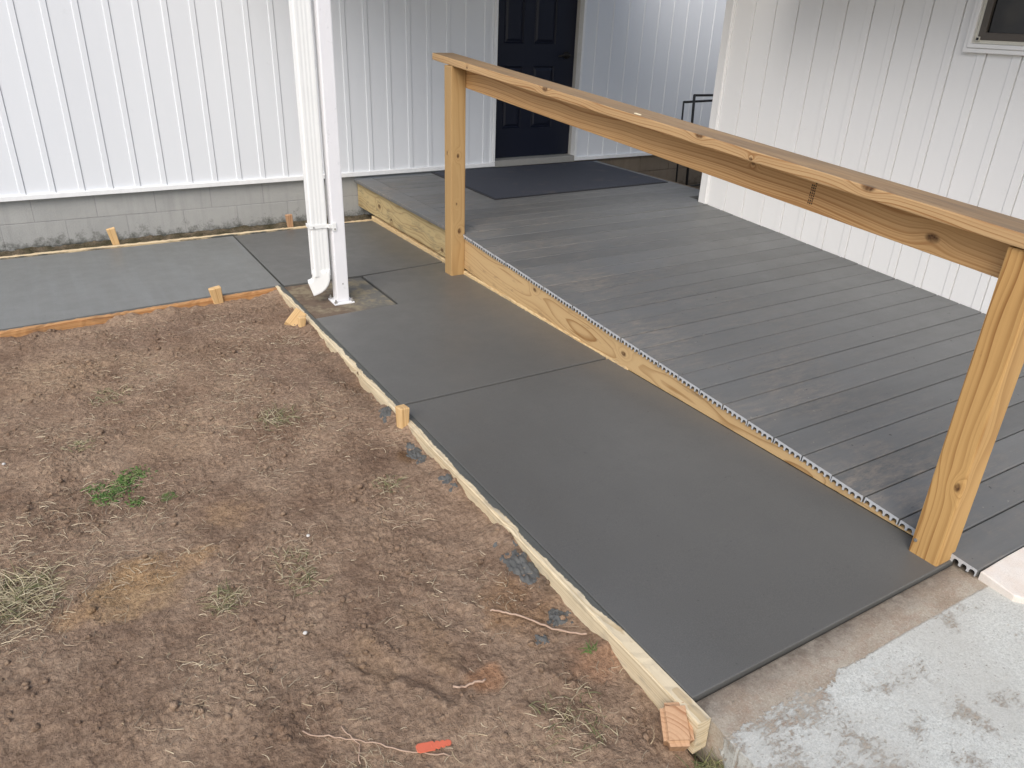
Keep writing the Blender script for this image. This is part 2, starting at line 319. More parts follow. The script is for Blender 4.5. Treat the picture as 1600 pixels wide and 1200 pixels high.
M['ink'] = m_plain('stamp_ink', (.06, .035, .018), .8)
def m_glass():
    t = NT('dark_window_glass'); p = t.pos(); n = t.noise(p, 9, 3, .6)
    return t.out(t.mix(t.mrange(n, .5, .8), (.004, .004, .004), (.02, .017, .011)), .12, None, Specular_IOR_Level=.5)
M['glass'] = m_glass()
def m_deck():
    t = NT('grey_composite_deck'); p = t.pos(); r = t.rnd(); s = t.n('SeparateXYZ', None, Vector=p).outputs
    gr = t.noise(t.vec('MULTIPLY', p, (7, 240, 40)), 1, 4, .6); st = t.noise(t.vec('MULTIPLY', p, (1.6, 16, 4)), 1, 4, .6)
    c = t.mix(r, (.106, .109, .107), (.140, .143, .141)); c = t.mix(t.mrange(gr, .3, .7, 0, .35), c, (.094, .098, .103)); c = t.mix(t.mrange(st, .45, .75, 0, .4), c, (.158, .161, .160))
    du = t.noise(t.vec('ADD', p, (3.1, 1.7, 0)), 2.6, 6, .72); d2 = t.noise(t.vec('MULTIPLY', p, (11, 40, 10)), 1, 6, .8)
    dm = t.math('MULTIPLY', t.mrange(du, .40, .62), t.mrange(d2, .42, .66))
    edge = t.mrange(s[0], 2.0, 3.2, 1.0, .12)     # trodden, dusty towards the open side
    c = t.mix(t.math('MULTIPLY', t.math('MULTIPLY', dm, edge), .6), c, (.33, .275, .215))
    sp = t.noise(p, 60, 3, .6); c = t.mix(t.mrange(sp, .70, .74, 0, .55), c, (.34, .31, .26))
    dk = t.noise(t.vec('ADD', p, (9, 4, 0)), 48, 2, .5); c = t.mix(t.mrange(dk, .735, .76, 0, .8), c, (.025, .023, .02))
    return t.out(c, t.mrange(du, .35, .7, .40, .60), t.bump(gr, .35, .0012), Specular_IOR_Level=.42)
M['deck'] = m_deck()
M['deck_end'] = m_plain('cut_composite', (.44, .45, .46), .7, nscale=200, amt=.25)
def m_mat():
    t = NT('ribbed_dark_mat'); p = t.pos(); s = t.n('SeparateXYZ', None, Vector=p).outputs
    zig = t.math('PINGPONG', t.math('MULTIPLY', s[0], 1.0), 0.016)
    w = t.math('SINE', t.math('MULTIPLY', t.math('ADD', s[1], zig), 2 * math.pi / 0.0145)); w2 = t.math('SINE', t.math('MULTIPLY', s[0], 2 * math.pi / 0.016))
    h = t.math('ADD', t.math('MULTIPLY', w, .5), t.math('MULTIPLY', w2, .5)); n = t.noise(p, 5, 5, .7); f = t.noise(p, 180, 3, .7)
    c = t.mix(t.mrange(h, -.7, .8), (.022, .025, .036), (.10, .108, .13)); c = t.mix(t.mrange(n, .56, .76, 0, .5), c, (.17, .145, .12)); c = t.mix(t.mrange(f, .5, .8, 0, .35), c, (.12, .125, .14))
    return t.out(c, .85, t.bump(h, .6, .004), Specular_IOR_Level=.2)
M['mat'] = m_mat()
M['mat_edge'] = m_plain('mat_rubber', (.018, .018, .022), .6)
def m_block(name, a, b, moss=.5, grime=(.03, .032, .02)):
    t = NT(name); p = t.pos(); z = t.n('SeparateXYZ', None, Vector=p).outputs[2]; r = t.rnd()
    n = t.noise(p, 6, 5, .65); f = t.noise(p, 90, 5, .7); st = t.noise(t.vec('MULTIPLY', p, (22, 22, 2)), 1, 4, .6)
    c = t.mix(n, a, b); c = t.mix(t.mrange(r, 0, 1, 0, .3), c, a); c = t.mix(t.mrange(st, .5, .75, 0, .35), c, tuple(x * .72 for x in a)); c = t.mix(t.mrange(f, .6, .78, 0, .35), c, tuple(x * .55 for x in a))
    e = t.math('ADD', t.mrange(z, -.10, .05, .62, -.1), t.math('MULTIPLY', t.math('SUBTRACT', t.noise(p, 17, 6, .75), .5), 1.7))
    c = t.mix(t.math('MULTIPLY', t.mrange(e, .25, .6), moss), c, grime)
    return t.out(c, .9, t.bump(t.math('ADD', f, n), .55, .004), Specular_IOR_Level=.2)
M['block'] = m_block('parged_block', (.31, .315, .305), (.43, .43, .41), .7)
M['block_brown'] = m_block('stained_block', (.16, .128, .095), (.26, .215, .165), .5, (.05, .038, .026))
M['mortar'] = m_block('parged_mortar', (.27, .27, .265), (.35, .35, .34), .85)
M['mortar_brown'] = m_block('stained_mortar', (.09, .075, .06), (.13, .105, .08), .5, (.04, .03, .02))
M['roofing'] = m_plain('porch_soffit', (.46, .42, .36), .7)
M['shadow_wood'] = m_plain('dark_framing', (.12, .085, .05), .9)

# ------------------------------------------------------------ ground
SLAB_S = -0.0097
sz = lambda y: SLAB_S * (y - 0.84)
def ground_h(x, y):
    x = np.asarray(x, float); y = np.asarray(y, float)
    h = -0.064 + 0.026 * fbm(x, y, 1.9, 1, 3) + 0.013 * fbm(x, y, 6.0, 5, 4, .55) + 0.0058 * fbm(x, y, 34, 9, 4, .75)
    rid = 1 - np.abs(fbm(x + .3, y, 9.0, 15, 3)) * 4; h = h + 0.002 * np.clip(rid, 0, 1) ** 2
    crumb = np.clip(fbm(x, y, 4.0, 40, 2) * 3 + .15, 0, 1); h = h + crumb * 0.011 * np.abs(fbm(x, y, 48, 45, 3, .6)) * 2
    def track(cx, cy, ang, L, W, dep, bars=0):
        c, s = math.cos(ang), math.sin(ang); u = (x - cx) * c + (y - cy) * s; v = -(x - cx) * s + (y - cy) * c
        wob = .012 * fbm(x, y, 14, 77, 2)
        m = np.clip((L - np.abs(u) + wob) / .016, 0, 1) * np.clip((W - np.abs(v) + wob) / .014, 0, 1)
        rim = np.exp(-((np.abs(v) - W - .018) / .016) ** 2) * np.clip((L + .03 - np.abs(u)) / .03, 0, 1)
        dep = dep * .6
        return -dep * m * (1 + (0.45 * (np.sin(u * bars) > .2) if bars else 0)) + dep * .55 * rim * (1 + fbm(x, y, 40, 78, 2) * 2)
    for a in TRACKS: h = h + track(*a)
    # soil banked against the long form and the walkway form
    d = np.clip(1.0 - x, 0, 1); nb = np.clip(.42 + fbm(y, y * 0 + 3.3, 3.3, 60, 4, .6) * 1.7, 0, 1); w = np.exp(-(d / .055) ** 2) * np.clip((y - .80) / .2, 0, 1)
    h = h * (1 - w) + w * (sz(y) - .010 - .046 * nb + .006 * fbm(x, y, 30, 61, 3, .7))
    d2 = np.clip(4.10 + .066 * x - y, 0, 1); nb2 = np.clip(.45 + fbm(x, x * 0 + 1.3, 3.6, 64, 4, .6) * 1.7, 0, 1); w2 = np.exp(-(d2 / .07) ** 2) * np.clip((.98 - x) / .1, 0, 1)
    h = h * (1 - w2) + w2 * (-.033 - .010 - .036 * nb2 + .006 * fbm(x, y, 30, 65, 3, .7))
    h = h - 0.035 * np.exp(-(((x - 1.01) / .10) ** 2 + ((y - .72) / .14) ** 2))
    return h + 0.006 * np.clip((y - 2.2) / 2, 0, 1) - 0.02 * np.clip((1.2 - y) / .6, 0, 1)
TRACKS = [(.455, 1.36, R(115), .10, .035, .014), (.56, 1.24, R(118), .11, .036, .013), (.30, 1.20, R(100), .12, .05, .009), (.13, 1.35, R(35), .13, .045, .007),
          (.66, 1.46, R(120), .12, .04, .012), (.80, 1.62, R(130), .11, .045, .010), (.02, 2.9, R(20), .2, .06, .014), (.35, 2.75, R(150), .13, .045, .011), (.62, 2.2, R(70), .13, .045, .009), (-.2, 2.55, R(10), .14, .05, .010), (.15, 1.02, R(140), .13, .045, .010), (.82, .98, R(120), .12, .045, .014), (-.15, 3.4, R(15), .25, .07, .012)]
def soil_color(x, y):
    n1 = fbm(x, y, 3.0, 21, 4); n2 = fbm(x, y, 11, 27, 4); n = x.size
    a = np.array([.245, .166, .114]); b = np.array([.385, .280, .196]); c = np.stack([a + (b - a) * np.clip(.5 + n1[i] * 1.2 + n2[i] * .6, 0, 1) for i in range(n)]) if False else a + (b - a) * np.clip(.5 + n1 * 1.2 + n2 * .6, 0, 1)[:, None]
    def blot(cx, cy, rx, ry, col, amt, k=1.6):
        nonlocal c
        m = np.clip(1.15 - ((x - cx) / rx) ** 2 - ((y - cy) / ry) ** 2 + n2 * k + n1 * k * .6, 0, 1) * amt
        c = c * (1 - m[:, None]) + np.array(col) * m[:, None]
    for a_ in [(-.02, 1.90, .13, .11, (.46, .31, .16), .6), (-.17, 1.88, .07, .05, (.46, .30, .16), .55), (.06, 1.98, .16, .07, (.42, .27, .14), .6), (.68, 1.17, .055, .05, (.40, .20, .10), .6), (.95, 1.09, .09, .07, (.34, .18, .10), .5), (.30, 2.15, .12, .10, (.42, .28, .16), .5),
               (.46, 1.36, .05, .11, (.30, .20, .12), .4), (.62, 1.33, .05, .16, (.33, .22, .13), .4), (.88, 1.34, .10, .14, (.30, .17, .08), .5), (.85, 2.25, .10, .10, (.15, .095, .065), .6), (.92, 2.19, .05, .05, (.13, .07, .03), .7), (-.1, 3.5, .35, .22, (.37, .265, .175), .5), (.5, 3.8, .5, .2, (.24, .165, .12), .6),
               (.80, 3.2, .25, .4, (.235, .16, .118), .5), (.95, 2.9, .07, .5, (.15, .105, .075), .5), (.2, 2.75, .15, .2, (.36, .25, .16), .4), (.98, 1.45, .05, .12, (.14, .11, .085), .6)]: blot(*a_)
    return np.clip(c, .02, 1)
def grids_mesh(name, grids, mat, extra=None):
    V = []; F = []; Cc = []; base = 0
    for xs, ys, hf, cf in grids:
        X, Y = np.meshgrid(xs, ys); X = X.ravel(); Y = Y.ravel(); Z = hf(X, Y); V.append(np.stack([X, Y, Z], 1)); Cc.append(cf(X, Y))
        nx, ny = len(xs), len(ys); i = (np.arange(ny - 1)[:, None] * nx + np.arange(nx - 1)[None]).ravel() + base
        F.append(np.stack([i, i + 1, i + 1 + nx, i + nx], 1)); base += nx * ny
    V = np.concatenate(V); F = np.concatenate(F); Cc = np.concatenate(Cc)
    me = bpy.data.meshes.new(name); me.vertices.add(len(V)); me.vertices.foreach_set('co', V.ravel()); me.loops.add(F.size); me.loops.foreach_set('vertex_index', F.ravel().astype(np.int32))
    me.polygons.add(len(F)); me.polygons.foreach_set('loop_start', np.arange(0, F.size, 4, dtype=np.int32)); me.polygons.foreach_set('use_smooth', np.ones(len(F), bool)); me.update()
    at = me.color_attributes.new('soil', 'FLOAT_COLOR', 'POINT'); at.data.foreach_set('color', np.concatenate([Cc, np.ones((len(Cc), 1))], 1).ravel().astype(np.float32))
    return mesh_obj(name, me, mat)
strip_h = lambda x, y: -0.098 + .022 * fbm(x, y, 9, 91, 4) + .010 * fbm(x, y, 40, 96, 3) + 0.02 * np.exp(-((y - 5.72) / .05) ** 2)
def strip_c(x, y):
    n = np.clip(.5 + fbm(x, y, 12, 93, 4) * 1.6, 0, 1)[:, None]; return np.array([.075, .068, .040]) * (1 - n) + np.array([.17, .14, .10]) * n
flat_c = lambda x, y: np.tile(np.array([[.19, .15, .10]]), (x.size, 1))
ground = grids_mesh('ground', [
    (np.arange(-.75, 1.0051, .0056), np.arange(.40, 4.20, .0058), ground_h, soil_color),
    (np.arange(-4.5, -.74, .03), np.arange(-2.0, 4.18, .03), ground_h, soil_color),
    (np.arange(-.76, 1.02, .03), np.arange(-2.0, .41, .03), lambda x, y: ground_h(x, y) - .004, soil_color),
    (np.arange(-4.5, 2.3, .012), np.arange(5.42, 5.735, .012), strip_h, strip_c),
    (np.linspace(-60, 60, 25), np.linspace(-60, 60, 25), lambda x, y: x * 0 - .16, flat_c)], M['soil'])
tag(ground, 'trampled bare reddish brown soil beside the new walkway', None, None, 'structure'); del ground['label']

# ------------------------------------------------------------ new concrete walkway
walk = empty('walkway', (1.5, 2.5, 0)); tag(walk, kind='structure')
g = .0055
def slab(poly, bev=.0045, mt='conc'):
    return prism('slab', poly, -.13, 0.0, M[mt], walk, bev=bev, seg=3, zf=lambda x, y: sz(y))
XR = 2.0712
slab([(1.043, .837), (XR, .834), (XR, 2.493), (1.043, 2.493)])
slab([(1.043, 2.507), (XR, 2.507), (XR, 4.205 - g), (1.503 + g, 4.150 - g), (1.503 + g, 3.610), (1.494, 3.598), (1.043, 3.585)])
slab([(1.043 + g, 4.168 + g), (1.503, 4.155 + g), (XR, 4.21 + g), (XR, 5.405), (1.043 + g, 5.375)])
slab([(-4.4, 3.838), (1.043 - g, 4.19), (1.043 - g, 5.375), (-4.4, 5.395)], mt='conc_dry')
M['joint'] = m_plain('joint_shadow_concrete', (.05, .05, .047), .9)
prism('joint_bed', [(1.05, .85), (XR - .01, .85), (XR - .01, 5.36), (1.05, 5.36)], -.125, -.055, M['joint'], walk)
prism('joint_bed', [(-1.0, 4.15), (1.05, 4.21), (1.05, 5.36), (-1.0, 5.36)], -.125, -.052, M['joint'], walk)
foot = prism('footing_pad', [(1.046, 3.592), (1.498, 3.606), (1.498, 4.148), (1.046, 4.164)], -.12, -.006, M['footing'], None, bev=.004, zf=lambda x, y: sz(y)); tag(foot, kind='structure')

# old concrete apron in front of the new slab, pale patch at the foot of the ramp
apron = empty('apron', (1.6, .4, 0)); tag(apron, kind='structure')
def ragged(a, b, n, amp, seed):
    r = random.Random(seed); return [(a[0] + (b[0] - a[0]) * i / n + (r.uniform(-amp, amp) if 0 < i < n else 0), a[1] + (b[1] - a[1]) * i / n + (r.uniform(-amp, amp) if 0 < i < n else 0)) for i in range(n + 1)]
pl_ = ragged((1.046, .832), (1.030, -1.2), 60, .0035, 3) + [(2.02, -1.2)] + ragged((2.062, .55), (2.018, .745), 8, .001, 5)[0:] + [(2.075, .832)]
prism('concrete_pour', pl_, -.15, -.012, M['apron'], apron, bev=.006)
prism('concrete_pour', [(2.024, -1.2), (4.3, -1.2), (4.3, .90), (2.079, .90), (2.079, .835), (2.024, .76)], -.15, -.016, M['apron'], apron, bev=.005)
patch = prism('cement_patch', [(2.075, .7585), (2.20, .7590), (2.45, .7585), (3.2, .7588), (4.04, .7585), (4.04, .55), (2.5, .545), (2.12, .59), (2.070, .66)], -.02, -.006, M['patch'], None, bev=.005, seg=3, zf=lambda x, y: .020 * max(0, min(1, (y - .55) / .2)))
tag(patch, 'pale cement patch smoothed along the foot of the grey ramp', 'cement patch')

# ------------------------------------------------------------ main house: vertical white siding, parged foundation, navy door
YW = 5.70; SB = .252
house = empty('house', (2.0, 5.8, 0)); tag(house, 'white house with ribbed vertical siding, block foundation and navy door', 'house')
def panel_mesh(name, w, hgt, bw=.036, bh=.005, groove=.002):
    f = w - bw - groove
    prof = [(0, 0), (f, 0), (f + .004, bh), (w - groove - .001, bh), (w - groove, -.011), (w, -.011)]
    if bw == 0: prof = [(0, 0), (w, 0)]
    bm = bmesh.new(); lo = [bm.verts.new((x, -d, 0)) for x, d in prof]; hi = [bm.verts.new((x, -d, hgt)) for x, d in prof]
    for i in range(len(prof) - 1): bm.faces.new((lo[i], lo[i + 1], hi[i + 1], hi[i]))
    # returns so that the panel has thickness
    b0 = [bm.verts.new((x, .012, z)) for x, z in ((0, 0), (w, 0), (w, hgt), (0, hgt))]
    bm.faces.new(b0); bm.faces.new((lo[0], b0[0], b0[3], hi[0])); bm.faces.new((lo[-1], b0[1], b0[2], hi[-1]))
    bm.faces.new(lo + [b0[1], b0[0]]); bm.faces.new(hi + [b0[2], b0[3]])
    return bm_mesh(name, bm)
PW = .166; HT = 2.75
pm = panel_mesh('siding_panel', PW, HT - SB - .01)
k0 = -27
for k in range(k0, 19): mesh_obj('siding_panel', pm, M['siding'], house, Matrix.Translation((.052 + PW * (k), YW, SB + .012)))
xl = .052 + PW * 19; DL, DR = 3.283, 4.100
mesh_obj('siding_panel', panel_mesh('siding_panel', DL - .022 - xl, HT - SB - .01, bw=.02), M['siding'], house, Matrix.Translation((xl, YW, SB + .012)))
for k in range(14): mesh_obj('siding_panel', pm, M['siding'], house, Matrix.Translation((DR + .022 + PW * k, YW, SB + .012)))
mesh_obj('siding_panel', panel_mesh('siding_panel', DR - DL + .05, HT - 2.27, bw=0), M['siding'], house, Matrix.Translation((DL - .025, YW, 2.27)))
box('starter_trim', (-4.4, YW - .020, SB - .018), (DL - .002, YW + .004, SB + .013), M['trim'], house, .003)
box('starter_trim', (DR + .002, YW - .020, SB - .018), (6.5, YW + .004, SB + .013), M['trim'], house, .003)
box('door_trim', (DL - .024, YW - .016, SB + .014), (DL, YW + .05, 2.27), M['trim'], house, .003)
box('door_trim', (DR, YW - .016, SB + .014), (DR + .024, YW + .05, 2.27), M['trim'], house, .003)
box('door_jamb', (DL - .03, YW + .052, .22), (DL + .002, YW + .20, 2.27), M['jamb'], house, .002)
box('door_jamb', (DR - .002, YW + .052, .22), (DR + .03, YW + .20, 2.27), M['jamb'], house, .002)
box('door_jamb', (DL - .02, YW - .01, 2.24), (DR + .02, YW + .20, 2.275), M['jamb'], house, .002)
box('door_sill', (DL - .004, YW - .012, .226), (DR + .004, YW + .18, .278), M['sill'], house, .004)
def door_leaf(parent):
    y = YW + .085; x0, x1, z0, z1 = DL + .004, DR - .004, .283, 2.236
    xs = [x0, 3.400, 3.585, 3.685, 3.900, x1]; zs = [z0, .52, 1.01, 1.18, 1.76, 1.86, 2.08, z1]
    bm = bmesh.new(); vs = [[bm.verts.new((x, 0, z)) for z in zs] for x in xs]; pan = []
    for i in range(5):
        for j in range(7):
            f = bm.faces.new((vs[i][j], vs[i + 1][j], vs[i + 1][j + 1], vs[i][j + 1]))
            if i in (1, 3) and j in (1, 3, 5): pan.append(f)
    bmesh.ops.recalc_face_normals(bm, faces=bm.faces)
    if bm.faces[0].normal.y > 0: bmesh.ops.reverse_faces(bm, faces=bm.faces)
    bmesh.ops.inset_individual(bm, faces=pan, thickness=.004, depth=.004)
    bmesh.ops.inset_individual(bm, faces=pan, thickness=.012, depth=-.013)
    bmesh.ops.inset_individual(bm, faces=pan, thickness=.008, depth=0)
    bmesh.ops.inset_individual(bm, faces=pan, thickness=.024, depth=.009)
    r = bmesh.ops.extrude_edge_only(bm, edges=[e for e in bm.edges if e.is_boundary])
    for v in r['geom']:
        if isinstance(v, bmesh.types.BMVert): v.co.y += .04
    me = bpy.data.meshes.new('door'); bm.to_mesh(me); bm.free()
    return mesh_obj('door', me, M['door'], parent, Matrix.Translation((0, y, 0)))
door = door_leaf(house)
hb = bmesh.new(); tube_into(hb, [(4.015, YW + .088, 1.095), (4.015, YW + .03, 1.095)], .011); tube_into(hb, [(4.022, YW + .035, 1.097), (3.985, YW + .030, 1.099), (3.95, YW + .032, 1.096), (3.905, YW + .036, 1.088)], [.009, .0085, .008, .006])
tube_into(hb, [(4.015, YW + .089, 1.095), (4.015, YW + .078, 1.095)], .030, 16)
ho = mesh_obj('door_handle', bm_mesh('door_handle', hb, True), M['bronze']); ho.parent = door; ho.matrix_parent_inverse = door.matrix_world.inverted()
# foundation: block courses with tight parged joints
def foundation(x0, x1, mat, mort, seed, yf, joint):
    r = random.Random(seed); box('mortar_bed', (x0, yf + joint, -.34), (x1, yf + .16, SB - .02), mort, house)
    z = .2310; row = 0; meshes = {}
    while z > -.30:
        hgt = .158 if row else .148; x = x0 - r.uniform(0, .3)
        while x < x1:
            a, b = max(x, x0), min(x + .36, x1); x += .36 + .004
            if b - a < .03: continue
            key = (round(b - a, 3), hgt)
            if key not in meshes: meshes[key] = box_mesh('block', b - a, .10, hgt, .003)
            mesh_obj('block', meshes[key], mat, house, Matrix.Translation(((a + b) / 2, yf + .05 + r.uniform(-.0006, .0006), z - hgt / 2)))
        z -= hgt + .0045; row += 1
foundation(-4.4, DL + .3, M['block'], M['mortar'], 4, YW + .022, .0009)
foundation(DL + .304, 6.5, M['block_brown'], M['mortar_brown'], 9, YW + .022, .006)
# porch roof over the landing, carried by the white post
roofp = bmesh.new()
def rbox(bm, lo, hi):
    m = Matrix.Translation([(a + b) / 2 for a, b in zip(lo, hi)]) @ Matrix.Diagonal((*[b - a for a, b in zip(lo, hi)], 1)); bmesh.ops.create_cube(bm, size=1, matrix=m)
rbox(roofp, (1.08, 3.40, 2.26), (4.20, 5.66, 2.40)); mesh_obj('porch_roof', bm_mesh('porch_roof', roofp), M['roofing'], house)

# ------------------------------------------------------------ wing of the house along the ramp
XW = 4.050; YC = 4.035
wing = empty('house_wing', (4.3, 2, 0)); tag(wing, 'off-white grooved siding wall with window standing along the right of the ramp', 'house wall')
wm = panel_mesh('siding_panel', .1695, 2.9, bw=.046, bh=.0045, groove=.0046)
rot = Matrix.Rotation(R(-90), 4, 'Z')
yk = 3.952
for k in range(32): mesh_obj('siding_panel', wm, M['siding_warm'], wing, Matrix.Translation((XW, yk - .1695 * k, -.15)) @ rot)
box('corner_trim', (XW - .010, 3.9535, -.15), (XW + .06, YC, 2.75), M['siding_warm'], wing, .003)
box('corner_trim', (XW - .016, 3.962, -.15), (XW - .004, 3.978, 2.75), M['siding_warm'], wing, .002)
box('end_wall', (XW + .012, 3.90, -.15), (XW + 3.0, YC - .004, 2.75), M['siding_warm'], wing)
box('eave', (XW - .75, -3.0, 1.90), (XW + 1.0, 3.28, 2.06), M['roofing'], wing)
# window
def ring(name, y0, y1, z0, z1, w, x0, x1, mat, parent):
    """picture frame in the wall plane; y0 > y1"""
    bm = bmesh.new(); out_ = [(y0, z0), (y1, z0), (y1, z1), (y0, z1)]; inn = [(y0 - w, z0 + w), (y1 + w, z0 + w), (y1 + w, z1 - w), (y0 - w, z1 - w)]
    A = [[bm.verts.new((x, y, z)) for y, z in q] for x in (x0, x1) for q in (out_, inn)]
    for i in range(4):
        j = (i + 1) % 4
        bm.faces.new((A[0][i], A[0][j], A[1][j], A[1][i])); bm.faces.new((A[2][i], A[2][j], A[3][j], A[3][i])); bm.faces.new((A[0][i], A[0][j], A[2][j], A[2][i])); bm.faces.new((A[1][i], A[1][j], A[3][j], A[3][i]))
    bmesh.ops.recalc_face_normals(bm, faces=bm.faces); bmesh.ops.bevel(bm, geom=list(bm.edges), offset=.002, segments=1, affect='EDGES')
    return mesh_obj(name, bm_mesh(name, bm), mat, parent)
wy, wz, wy1, wz1 = 2.372, 1.305, 1.50, 1.86
win = box('window', (XW - .012, wy1 + .05, wz + .05), (XW + .003, wy - .05, wz1 - .05), M['glass'], wing)
def sub(o): o.parent = win; o.matrix_parent_inverse = win.matrix_world.inverted(); return o
for nm, ins, w, xa, mt in (('window_casing', 0, .021, .030, 'siding_warm'), ('window_frame', .0215, .019, .038, 'siding_warm'), ('sash', .041, .020, .022, 'trim_cream'), ('screen_frame', .058, .033, .028, 'screenframe')):
    o = ring(nm, wy - ins, wy1 + ins, wz + ins, wz1 - ins, w, XW - xa, XW + .005, M[mt], None); sub(o)
sub(box('screen_clip', (XW - .034, wy - .073, wz + .052), (XW - .02, wy - .054, wz + .072), M['trim_cream'], None, .002))
sub(box('clip_hole', (XW - .0355, wy - .0695, wz + .056), (XW - .033, wy - .0575, wz + .068), M['black_iron'], None))

# ------------------------------------------------------------ ramp and landing
ramp_s = .0625; rz = lambda y: .030 + ramp_s * (y - .96); LZ = .219; TH = .024; XD = 2.063
deck = empty('ramp_deck', (3.0, 2.4, 0)); tag(deck, 'grey plank ramp rising to a landing at the navy door', 'ramp')
def deck_profile_mesh(name, L, w=.1222, endmat='deck_end'):
    """plank with open channels underneath, local X = length"""
    cols = [(-w / 2, -TH)]; n = 5; p = w / n
    for i in range(n):
        c = -w / 2 + p * (i + .5)
        cols += [(c - .0085, -TH), (c - .0085, -.0145), (c - .0055, -.0095), (c, -.0080), (c + .0055, -.0095), (c + .0085, -.0145), (c + .0085, -TH)]
    cols.append((w / 2, -TH))
    bm = bmesh.new(); E = []
    for sx in (-L / 2, L / 2):
        bo = [bm.verts.new((sx, y, z)) for y, z in cols]; to = [bm.verts.new((sx, max(-w / 2 + .0025, min(w / 2 - .0025, y)), 0)) for y, z in cols]
        sh = [bm.verts.new((sx, -w / 2, -.0025)), bm.verts.new((sx, w / 2, -.0025))]; E.append((bo, to, sh))
    (b0, t0, s0), (b1, t1, s1) = E; m = len(cols); ends = []
    for bo, to, sh in E:
        for i in range(m - 1):
            if abs(cols[i][0] - cols[i + 1][0]) < 1e-6: continue
            q = [bo[i], bo[i + 1], to[i + 1], to[i]]
            if i == 0: q = [bo[0], bo[1], to[1], to[0], sh[0]]
            if i == m - 2: q = [bo[i], bo[i + 1], sh[1], to[i + 1], to[i]]
            ends.append(bm.faces.new(q))
    for i in range(m - 1):
        bm.faces.new((b0[i], b0[i + 1], b1[i + 1], b1[i]))
        if abs(cols[i][0] - cols[i + 1][0]) > 1e-6: bm.faces.new((t0[i], t0[i + 1], t1[i + 1], t1[i]))
    bm.faces.new((b0[0], s0[0], s1[0], b1[0])); bm.faces.new((s0[0], t0[0], t1[0], s1[0])); bm.faces.new((b0[-1], s0[1], s1[1], b1[-1])); bm.faces.new((s0[1], t0[-1], t1[-1], s1[1]))
    bmesh.ops.remove_doubles(bm, verts=bm.verts, dist=1e-6)
    bmesh.ops.recalc_face_normals(bm, faces=bm.faces)
    for f in bm.faces: f.material_index = 1 if abs(f.normal.x) > .9 else 0
    me = bpy.data.meshes.new(name); bm.to_mesh(me); bm.free(); me.materials.append(M['deck']); me.materials.append(M[endmat]); return me
Lr = XW - .006 - XD; rm = deck_profile_mesh('deck_board', Lr)
ang = math.atan(ramp_s); rnd_ = random.Random(5)
for k in range(-2, 23):
    y = 1.014 + .127 * (k + .5)
    j = rnd_.uniform(-.0025, .0025)
    mesh_obj('deck_board', rm, None, deck, Matrix.Translation((XD + Lr / 2 + j, y, rz(y) + rnd_.uniform(-.0006, .0006))) @ Matrix.Rotation(ang, 4, 'X'))
y0 = 3.938; XN = 2.036
lmesh = {}
y = y0
while y < YW - .03:
    w = min(.1235, YW - .012 - y); xr_ = XW - .006 if y < YC else (4.085 if y < 4.16 else 4.352)
    key = (round(w, 4), xr_); L = xr_ - (XN + .1425)
    if key not in lmesh: lmesh[key] = deck_profile_mesh('deck_board', L, w, 'deck')
    mesh_obj('deck_board', lmesh[key], None, deck, Matrix.Translation((XN + .1425 + L / 2, y + w / 2, LZ + rnd_.uniform(-.0005, .0005)))); y += w + .0035
board('edge_board', (XN + .071, y0 + .002, LZ - .012), (XN + .071, YW - .012, LZ - .012), (0, 0, 1), .142, TH, M['deck'], deck, .005)
board('edge_board', (4.356 + .012, 4.17, LZ - .07), (4.356 + .012, YW - .02, LZ - .07), (1, 0, 0), .14, .024, M['shadow_wood'], deck, .003)
XF = 2.072
# ramp fascia: tapered plank under the open plank ends
def fascia_ramp():
    yA, yB = .90, 3.985; bm = bmesh.new(); n = 40; rr = random.Random(8); rows = []
    c = Vector((XF + .019, (yA + yB) / 2, .07))
    for i in range(n + 1):
        y = yA + (yB - yA) * i / n; zt = rz(y) - TH - .0015; zb = max(zt - .184, sz(y) + .001) if y < 3.60 else max(zt - .184, -.012)
        rows.append([(x, y, z) for x, z in ((XF, zb), (XF, zt), (XF + .036, zt), (XF + .036, zb))])
    m = frame(c, (0, 1, ramp_s), (1, 0, 0)); mi = m.inverted()
    R_ = [[bm.verts.new(mi @ Vector(p)) for p in r] for r in rows]
    for a, b in zip(R_, R_[1:]):
        for i in range(4): bm.faces.new((a[i], a[(i + 1) % 4], b[(i + 1) % 4], b[i]))
    bm.faces.new(R_[0]); bm.faces.new(R_[-1][::-1])
    return mesh_obj('fascia_board', bm_mesh('fascia_board', bm), M['fascia'], deck, m)
fascia_ramp()
board('fascia_board', (XF + .019, 3.99, LZ - TH - .098), (XF + .019, YW + .012, LZ - TH - .098), (1, 0, 0), .192, .036, M['fascia_land'], deck, .003)
for yy in (4.3, 4.9, 5.5): board('joist', (XF + .04, yy, LZ - TH - .10), (4.35, yy, LZ - TH - .10), (0, 1, 0), .18, .036, M['shadow_wood'], deck)
for xx in (2.9, 3.7): board('joist', (xx, 1.6, rz(1.6) - TH - .04), (xx, 3.95, rz(3.95) - TH - .04), (1, 0, 0), .07, .036, M['shadow_wood'], deck)

